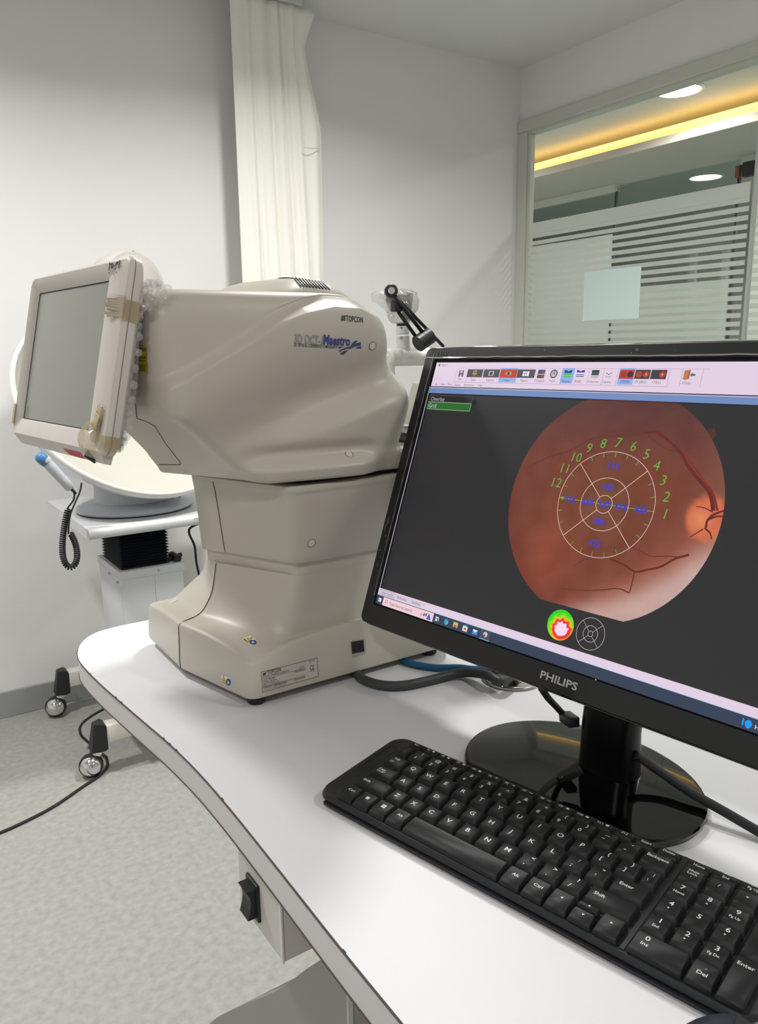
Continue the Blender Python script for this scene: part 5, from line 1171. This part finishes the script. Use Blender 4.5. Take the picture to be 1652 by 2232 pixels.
    spots = [(-15, 42, .7, 6), (-14, 60, .5, 2.4), (-15.6, 56, .5, 2), (-12, 78, .6, 1.3), (-13, 196, 1.2, 6), (-15, 204, .8, 5), (-11, 214, 1.4, 1.2), (-14, 232, 1.6, 1.6), (-11, 240, .7, 1.0), (-13, 250, .5, 3), (-9, 262, .6, 1), (30, -12, .3, 1.6), (36, -10, .3, .6), (155, -12, 1.6, .9), (205, -12, .5, .5), (262, -11, 2.0, 1.5), (257, -8, .8, 1.2), (120, -9, .5, .5), (300, -10, .6, .4)]
    g = G()
    for k, (s, t, a, b_) in enumerate(spots):
        n = 9; g.add([W(s + a * (1 + rng.uniform(-.35, .3)) * math.cos(2 * math.pi * i / n), t + b_ * (1 + rng.uniform(-.35, .3)) * math.sin(2 * math.pi * i / n), 2.75) for i in range(n)], [tuple(range(n))])
    tag(part('scuff_marks', g, SCUFF, fr, fixn=False), kind='stuff')
    # --- stand
    NK = V((math.cos(yaw + math.pi / 2), math.sin(yaw + math.pi / 2), 0))      # away from viewer
    RH = V((math.cos(yaw), math.sin(yaw), 0))
    def ell(a, b, z, c=sb, n=64): return [c + RH * (a * math.cos(2 * math.pi * k / n)) + NK * (b * math.sin(2 * math.pi * k / n)) + V((0, 0, z)) for k in range(n)]
    part('stand_base', G().loft([ell(.112, .088, .0003), ell(.1165, .0925, .0025), ell(.1175, .0935, .006), ell(.1165, .0925, .0080), ell(.113, .089, .0088)]), GLOSSB, T, True, angle=25)
    nb = onz(1312, 1680, ZT + .0105) + NK * .012
    def nring(a, b, c, z, n=32): return [c + RH * (a * (abs(math.cos(th)) ** .6) * (1 if math.cos(th) > 0 else -1)) + NK * (b * (abs(math.sin(th)) ** .8) * (1 if math.sin(th) > 0 else -1)) + V((0, 0, z - c.z)) for th in [2 * math.pi * k / n for k in range(n)]]
    part('stand_neck', G().loft([nring(.029, .020, nb, ZT + .0088), nring(.0285, .0195, nb, ZT + .014), nring(.0275, .018, nb, ZT + .05), nring(.0275, .018, nb + NK * .006, ZT + .10), nring(.0275, .018, nb + NK * .03, ZT + .20)]), mat('neck_black', S(6, 6, 7), .3, spec=.25), T, True, angle=50)
    return RX, UY, NZ
monitor()

def monitor_cables():
    def tab(pts): return [onz(a, b, h) for a, b, h in pts]
    o = part('monitor_power_cable', G().tube(tab([(1384, 1645, .835), (1400, 1655, .83), (1450, 1690, .822), (1510, 1730, .817), (1580, 1770, .812), (1652, 1812, .806), (1720, 1850, .805)]), .0042, 12), RUBBER, org=(0.6, 0.3, .8))
    tag(o, 'thick black cable running from the monitor stand to the right edge', 'cable')
    pl = onz(1225, 1688, .825)
    t = thing('video_cable', (pl.x, pl.y, 0.8), 'black video cable with moulded plug beside the monitor stand, above the keyboard', 'cable')
    a, b = onz(1228, 1692, .826), onz(1262, 1674, .833)
    d = (b - a).normalized(); sd = d.cross(V((0, 0, 1))).normalized(); up = sd.cross(d)
    Mx = Matrix((d, sd, up)).transposed().to_4x4(); Mx.translation = a
    part('plug', G().box((0, -.0055, -.004), (.017, .0055, .004), .001, 2, Mx).box((-.005, -.004, -.003), (.002, .004, .003), .001, 1, Mx), BLACKP, t, True, angle=40)
    part('cord', G().tube([a - d * .006, onz(1206, 1704, .821), onz(1185, 1722, .817), onz(1168, 1745, .8145), onz(1160, 1765, .8135)], .0030, 12), RUBBER, t, True)
    a, b = onz(1230, 1560, .845), onz(1266, 1586, .850); a += V((0.03, 0.02, 0)) * 0
    t = thing('signal_cable', (a.x, a.y, .8), 'black signal cable and plug hanging beneath the monitor behind the stand', 'cable')
    d = (b - a).normalized(); sd = d.cross(V((0, 0, 1))).normalized(); up = sd.cross(d); Mx = Matrix((d, sd, up)).transposed().to_4x4(); Mx.translation = a
    part('plug', G().box((0, -.006, -.005), (.022, .006, .005), .0015, 2, Mx).box((-.006, -.0035, -.0035), (.002, .0035, .0035), .001, 1, Mx), BLACKP, t, True, angle=40)
    part('cord', G().tube([a, onz(1212, 1540, .86), onz(1195, 1522, .88), onz(1180, 1500, .90)], .0032, 12), RUBBER, t, True)
    # scanner leads to the grommet
    o = part('scanner_power_cable', G().tube(tab([(768, 1452, .806), (775, 1464, .806), (790, 1480, .8062), (830, 1493, .8062), (880, 1494, .8062), (940, 1482, .8062), (990, 1469, .807), (1030, 1466, .810), (1065, 1473, .815), (1090, 1486, .814)]) + [V((0.630, 0.655, .8105)), V((0.636, 0.652, .8085))], .0058, 14), mat('cable_grey_black', S(58, 62, 62), .5), org=(.55, .7, .8))
    tag(o, 'thick dark grey cable looping from under the scanner to the desk grommet', 'cable')
    o = part('network_cable', G().tube(tab([(872, 1434, .8045), (880, 1440, .8045), (905, 1448, .8045), (950, 1455, .8045), (1000, 1455, .806), (1040, 1458, .808)]) + [V((0.640, 0.690, .808)), V((0.650, 0.680, .8075))], .0042, 12), mat('cable_blue', S(44, 112, 160), .45), org=(.6, .7, .8))
    tag(o, 'blue network cable lying between the scanner and the desk grommet', 'cable')
monitor_cables()

# ================================================================== KEYBOARD
def keyboard():
    ky, tl = R(-76.46), R(5)
    kx = V((math.cos(ky), math.sin(ky), 0)); kv = V((-math.sin(ky) * math.cos(tl), math.cos(ky) * math.cos(tl), math.sin(tl))); kn = kx.cross(kv)
    Q = V((0.387, 0.531, 0.823)); PX, PY = .019, .01927; KH = .0062
    Mk = Matrix((kx, kv, kn)).transposed().to_4x4(); Mk.translation = Q - kn * KH
    org = (Mk @ V((7.1 * PX, -1 * PY, 0))); org.z = ZT
    T = thing('keyboard', org, 'black full-size computer keyboard with white legends lying askew in front of the monitor', 'keyboard')
    KM = mat('keycap_black', S(25, 26, 28), .5, spec=.35, bump=(1500, .06, .0002)); BODY = mat('keyboard_body', S(27, 29, 33), .5, bump=(900, .05, .0003)); LEG = mat('legend_white', S(222, 222, 218), .5)
    def KL(u, v, h): return Mk @ V((u * PX, v * PY, h))
    def rr(u0, u1, v0, v1, r, h, k=6):
        pts = []
        for cu, cv, a0 in ((u1 - r, v1 - r, 0), (u0 + r, v1 - r, 90), (u0 + r, v0 + r, 180), (u1 - r, v0 + r, 270)):
            for i in range(k + 1):
                a = R(a0 + 90 * i / k); pts.append(KL(cu + r * math.cos(a), cv + r * math.sin(a), h))
        return pts
    def flat(pts, z=ZT + .0015): return [V((p.x, p.y, max(z, ZT))) for p in pts]
    U0, U1, V0, V1 = -2.98, 16.95, -3.74, 2.26
    o_ = [rr(U0 + .1, U1 - .1, V0 + .1, V1 - .1, .75, -.006), rr(U0 + .02, U1 - .02, V0, V1, .8, -.0045), rr(U0, U1, V0 - .02, V1, .8, -.003), rr(U0 + .06, U1 - .06, V0 + .06, V1 - .06, .8, -.0006), rr(U0 + .16, U1 - .16, V0 + .12, V1 - .14, .75, .0004)]
    low = rr(U0 + .15, U1 - .15, V0 + .2, V1 - .2, .7, -.0090)
    part('body', G().loft([low] + o_), BODY, T, True, angle=35)
    part('base_rim', G().loft([rr(U0 + .6, U1 - .6, V0 - .12, V0 + .3, .1, -.0075), rr(U0 + .6, U1 - .6, V0 - .12, V0 + .3, .1, -.0055)]), BODY, T, True, angle=35)
    for fu in (-1.6, 15.6):
        a = KL(fu, 1.7, -.0088); part('rear_foot', G().cyl((a.x, a.y, ZT + .0002), a, .006, .007, n=16), RUBBER, T, True, angle=40)
        a = KL(fu, -3.2, -.0088); part('front_foot', G().cyl((a.x, a.y, ZT + .0002), a, .006, .007, n=16), RUBBER, T, True, angle=40)
    WELL = mat('key_well', S(16, 17, 18), .6)
    part('key_well', G().loft([rr(-1.80, 12.32, -3.52, 2.08, .12, .0002), rr(-1.80, 12.32, -3.52, 2.08, .12, .0008)]), WELL, T)
    part('key_well', G().loft([rr(12.50, 16.60, -3.52, 2.08, .12, .0002), rr(12.50, 16.60, -3.52, 2.08, .12, .0008)]), WELL, T)
    part('divider', G().loft([rr(12.30, 12.52, -3.55, 2.1, .05, .000), rr(12.32, 12.50, -3.55, 2.1, .05, .0012)]), BODY, T)
    # raised brand plate on the left margin
    part('brand_frame', G().tube(rr(-2.62, -2.08, -1.75, 1.25, .2, .0005) + [rr(-2.62, -2.08, -1.75, 1.25, .2, .0005)[0]], .00025, 5, smooth=False), mat('brand_line', S(56, 58, 62), .5), T)
    vs, fs, w = text2d('Logitech', 1); part('brand_lettering', G().add([KL(-2.35 - (y / .72 - .5) * .22, -1.0 + x / w * 1.9, .0006) for x, y in vs], fs), mat('brand_ink', S(52, 54, 58), .45), T, fixn=False)
    MK = {}
    def keymesh(w, d, style):
        key = (round(w, 3), round(d, 3), style)
        if key in MK: return MK[key]
        hw, hd = w * PX / 2 - .0005, d * PY / 2 - .0005
        if style == 'n':   top = (hw - .0021, hd - .0012, hd - .0042, KH)         # half width, back inset, front inset
        elif style == 'f': top = (hw - .0016, hd - .0010, hd - .0022, .0042)
        else:              top = (hw - .0014, hd - .0010, hd - .0030, KH)
        tw, tb, tf, h = top
        bm = bmesh.new()
        if style == 'b':   # softly rounded front (bottom row)
            prof = [(-hd, .0006), (-hd, .0026), (-hd + .0012, .0042), (-hd + .0036, .0055), (-tf + .0035, KH), (tb, KH), (hd, .0006)]
            n = len(prof)
            A = [bm.verts.new((-(hw if z < .001 else (hw - .0014 * min(1, z / KH))), y, z)) for y, z in prof]; B = [bm.verts.new(((hw if z < .001 else (hw - .0014 * min(1, z / KH))), y, z)) for y, z in prof]
            for i in range(n): bm.faces.new([A[i], A[(i + 1) % n], B[(i + 1) % n], B[i]])
            bm.faces.new(A[::-1]); bm.faces.new(B)
        else:
            a = [bm.verts.new(p) for p in ((-hw, -hd, .0006), (hw, -hd, .0006), (hw, hd, .0006), (-hw, hd, .0006))]
            t_ = [bm.verts.new(p) for p in ((-tw, -tf, h), (tw, -tf, h), (tw, tb, h), (-tw, tb, h))]
            bm.faces.new(a[::-1]); bm.faces.new(t_)
            for i in range(4): bm.faces.new([a[i], a[(i + 1) % 4], t_[(i + 1) % 4], t_[i]])
        bmesh.ops.recalc_face_normals(bm, faces=bm.faces)
        bmesh.ops.bevel(bm, geom=[e for e in bm.edges if all(v.co.z > .0001 for v in e.verts)], offset=.0006, segments=1, profile=.5, affect='EDGES', clamp_overlap=True)
        me = bpy.data.meshes.new('key'); bm.to_mesh(me); bm.free(); me.materials.append(KM)
        me.polygons.foreach_set('use_smooth', [True] * len(me.polygons)); me.set_sharp_from_angle(angle=R(38))
        MK[key] = me; return me
    Rk = Mk.to_3x3().to_4x4()
    def key(u, v, w=1.0, d=1.0, legends=(), style='n', lift=0.0):
        o = bpy.data.objects.new('key', keymesh(w, d, style)); COL.objects.link(o); o.parent = T
        m = Rk.copy(); m.translation = KL(u, v, lift) - org; o.matrix_local = m
        h = (.0042 if style == 'f' else KH) + .00012
        g = G()
        for L in legends:
            if L[0] == 'tri':
                _, du, dv, ang, sz = L
                c, s_ = math.cos(R(ang)), math.sin(R(ang)); q = [(c * x - s_ * y, s_ * x + c * y) for x, y in ((0, sz), (-sz, -sz * .6), (sz, -sz * .6))]
                g.add([(du * PX + x, dv * PY + y, h) for x, y in q], [(0, 1, 2)])
            elif L[0] == 'rect':
                _, du, dv, a, b = L
                g.add([(du * PX + x, dv * PY + y, h) for x, y in ((-a, -b), (a, -b), (a, b), (-a, b))], [(0, 1, 2, 3)])
            else:
                s, du, dv, sz = L[:4]; vs, fs, w_ = text2d(s, sz / .72, .012, 0, L[4] if len(L) > 4 else 1.15)
                g.add([(du * PX + x - w_ / 2, dv * PY + y - sz / 2, h) for x, y in vs], fs)
        if g.v: part_local('legend', g, LEG, o)
        return o
    def part_local(nm, g, m, parent):
        me = bpy.data.meshes.new(nm); me.from_pydata(g.v, [], g.f); me.materials.append(m); o = bpy.data.objects.new(nm, me); COL.objects.link(o); o.parent = parent; return o
    DV = -.08
    def row(chars, u0, v):
        for i, c in enumerate(chars): key(u0 + i, v + DV, legends=((c, -.03, -DV, .0045),))
    row('QWERTYUIOP', 0, 0); row('ASDFGHJKL', .25, -1); row('ZXCVBNM', .75, -2)
    def two(a, b, u, v, s=.0038): key(u, v + DV, legends=((a, .08, .24, s), (b, -.08, -.14, s)))
    key(-1.375, 1 + DV, .75, legends=(('~', .1, .2, .0014), ('`', -.06, -.04, .0018)))
    for i, (a, b) in enumerate(zip('!@#$%^&*()', '1234567890')): two(a, b, -.5 + i, 1)
    key(9.5, 1 + DV, legends=(('rect', .02, .16, .0022, .0002), ('rect', -.06, -.06, .0014, .0002))); two('+', '=', 10.5, 1, .0022)
    key(11.64, 1 + DV, 1.25, legends=(('Backspace', .02, .18, 0.00305, .95),))
    key(-1.125, DV, 1.25, legends=(('Tab', -.05, .22, 0.00268), ('rect', -.16, -.02, .0016, .0002), ('rect', -.16, -.10, .0016, .0002), ('tri', -.08, -.02, 90, .0007), ('tri', -.24, -.10, -90, .0007)))
    two('{', '[', 10, 0); two('}', ']', 11, 0); key(11.88, DV, .75, legends=(('|', .06, .2, .0026), ('\\', -.04, -.14, .0026)))
    key(-1.0, -1 + DV, 1.5, legends=(('Caps', -.18, .16, 0.00256), ('Lock', -.18, 0, 0.00256), ('A', .06, .02, .0015)))
    two(':', ';', 9.25, -1); two('"', "'", 10.25, -1); key(11.5, -1 + DV, 1.5, legends=(('Enter', -.14, .10, 0.00305),))
    key(-.75, -2 + DV, 2.0, legends=(('Shift', -.44, .08, 0.00293),))
    two('<', ',', 7.75, -2); two('>', '.', 8.75, -2); two('?', '/', 9.75, -2)
    key(11.25, -2 + DV, 2.0, legends=(('Shift', -.46, .08, 0.00305),))
    vb = -3.07
    key(-1.25, vb, 1, 1.02, (('Ctrl', 0, .10, 0.00281),), 'b'); key(-.25, vb, 1, 1.02, (('rect', .02, .10, .0017, .0017),), 'b')
    key(.75, vb, 1, 1.02, [('rect', .02 + a * .058, .10 + b * .058, .00095, .00095) for a in (-1, 1) for b in (-1, 1)], 'b'); key(1.75, vb, 1, 1.02, (('Alt', .02, .08, 0.00281),), 'b')
    key(4.75, vb, 4.98, 1.02, (), 'b')
    key(7.75, vb, 1, 1.02, (('Alt', .02, .06, 0.00281),), 'b'); key(8.75, vb, 1, 1.02, (('Ctrl', .02, .08, 0.00281),), 'b')
    key(9.75, vb, 1, 1.02, (('tri', .02, .10, 90, .0011),), 'b'); key(10.75, vb - .19, 1, .66, (('tri', .03, .03, 180, .0011),), 'b'); key(10.72, -2.72, .96, .38, (('tri', .03, .02, 0, .0010),), 'f', .0014); key(11.75, vb, 1, 1.02, (('tri', 0, .10, -90, .0011),), 'b')
    for i, s in enumerate(['Esc', 'F1', 'F2', 'F3', 'F4', 'F5', 'F6', 'F7', 'F8', 'F9', 'F10', 'F11', 'F12', 'Insert', 'Delete']):
        lg = [(s, 0 if (i in (0,) or i > 11) else -.17, .05, .0025, 1.0)]
        if 0 < i < 5 or i in (9, 10, 11): lg.append(('rect', .16, .06, .0013, .0010))
        if i == 5: lg += [('rect', .12, .08, .0002, .0011), ('rect', .20, .08, .0002, .0011), ('rect', .16, .13, .0008, .0003)]
        if i in (6, 7, 8): lg += [('tri', .14, .06, 90 if i == 6 else -90, .0008), ('tri', .22, .06, 90 if i == 6 else -90, .0008)]
        key(-1.33 + i * .9386, 1.73, .93, .56, lg, 'f')
    for i, s in enumerate(['Home', 'End', 'Pg Up', 'Pg Dn']): key(13.03 + i * 1.0, 1.73, .98, .56, ((s, 0, -.02, .0025, .95), ('rect', 0, .17, .0026, .0004)), 'f')
    key(13.03, 1 + DV, legends=(('Num', 0, .28, 0.00232), ('Lock', 0, .13, 0.00232), ('1', 0, -.06, .0016)))
    key(14.03, 1 + DV, legends=(('/', 0, .12, .0026),)); key(15.03, 1 + DV, legends=(('*', 0, .12, .0028),)); key(16.03, 1 + DV, legends=(('-', 0, .12, .0028),))
    for r, (row_, subs) in enumerate((('789', ('Home', '', 'Pg Up')), ('456', ('', '', '')), ('123', ('End', '', 'Pg Dn')))):
        for i, c in enumerate(row_):
            lg = [(c, 0, .24, .0042)]
            if subs[i]: lg.append((subs[i], -.02, -.08, .0024, .95))
            if c in '8462': lg.append(('tri', -.02, -.02, {'8': 0, '4': 90, '6': -90, '2': 180}[c], .0009))
            key(13.03 + i, -r + DV, legends=lg)
    key(16.03, -.5 + DV, 1, 2.0, (('+', 0, .6, .003),)); key(16.03, -2.5 - .1, 1, 2.0, (('Enter', -.02, .62, 0.00305),), 'b')
    key(13.53, vb, 2.0, 1.02, (('0', -.48, .22, .0042), ('Ins', -.48, -.06, 0.00293)), 'b'); key(15.03, vb, 1, 1.02, (('.', .02, .24, .0030), ('Del', -.02, -.06, 0.00305)), 'b')
keyboard()

def mouse():
    c = onz(1556, 2414, ZT); c.z = ZT
    T = thing('computer_mouse', c, 'dark computer mouse at the lower edge in front of the keyboard', 'mouse')
    d = V((0.97, 0.23, 0)); s = V((0.23, -0.97, 0)); n = 40
    def ring(a, b, z, sh=0.0): return [c + d * (a * math.cos(t) + sh) + s * (b * math.sin(t) * (1 - .12 * math.cos(t))) + V((0, 0, z)) for t in [2 * math.pi * k / n for k in range(n)]]
    part('shell', G().loft([ring(.046, .027, .001), ring(.049, .030, .005), ring(.0495, .0305, .014), ring(.046, .028, .024, -.002), ring(.038, .023, .031, -.004), ring(.026, .016, .0345, -.006), ring(.010, .006, .0358, -.007)]), mat('mouse_shell', S(36, 42, 52), .4), T, True)
    part('wheel', G().cyl(c + d * .026 - s * .0035 + V((0, 0, .029)), c + d * .026 + s * .0035 + V((0, 0, .026)), .009, n=20), RUBBER, T, True, angle=40)
    part('button_gap', G().tube([c + d * .046 + V((0, 0, .0165)), c + d * .036 + V((0, 0, .0295)), c + d * .015 + V((0, 0, .0345))], .0005, 6), DARK, T)
mouse()
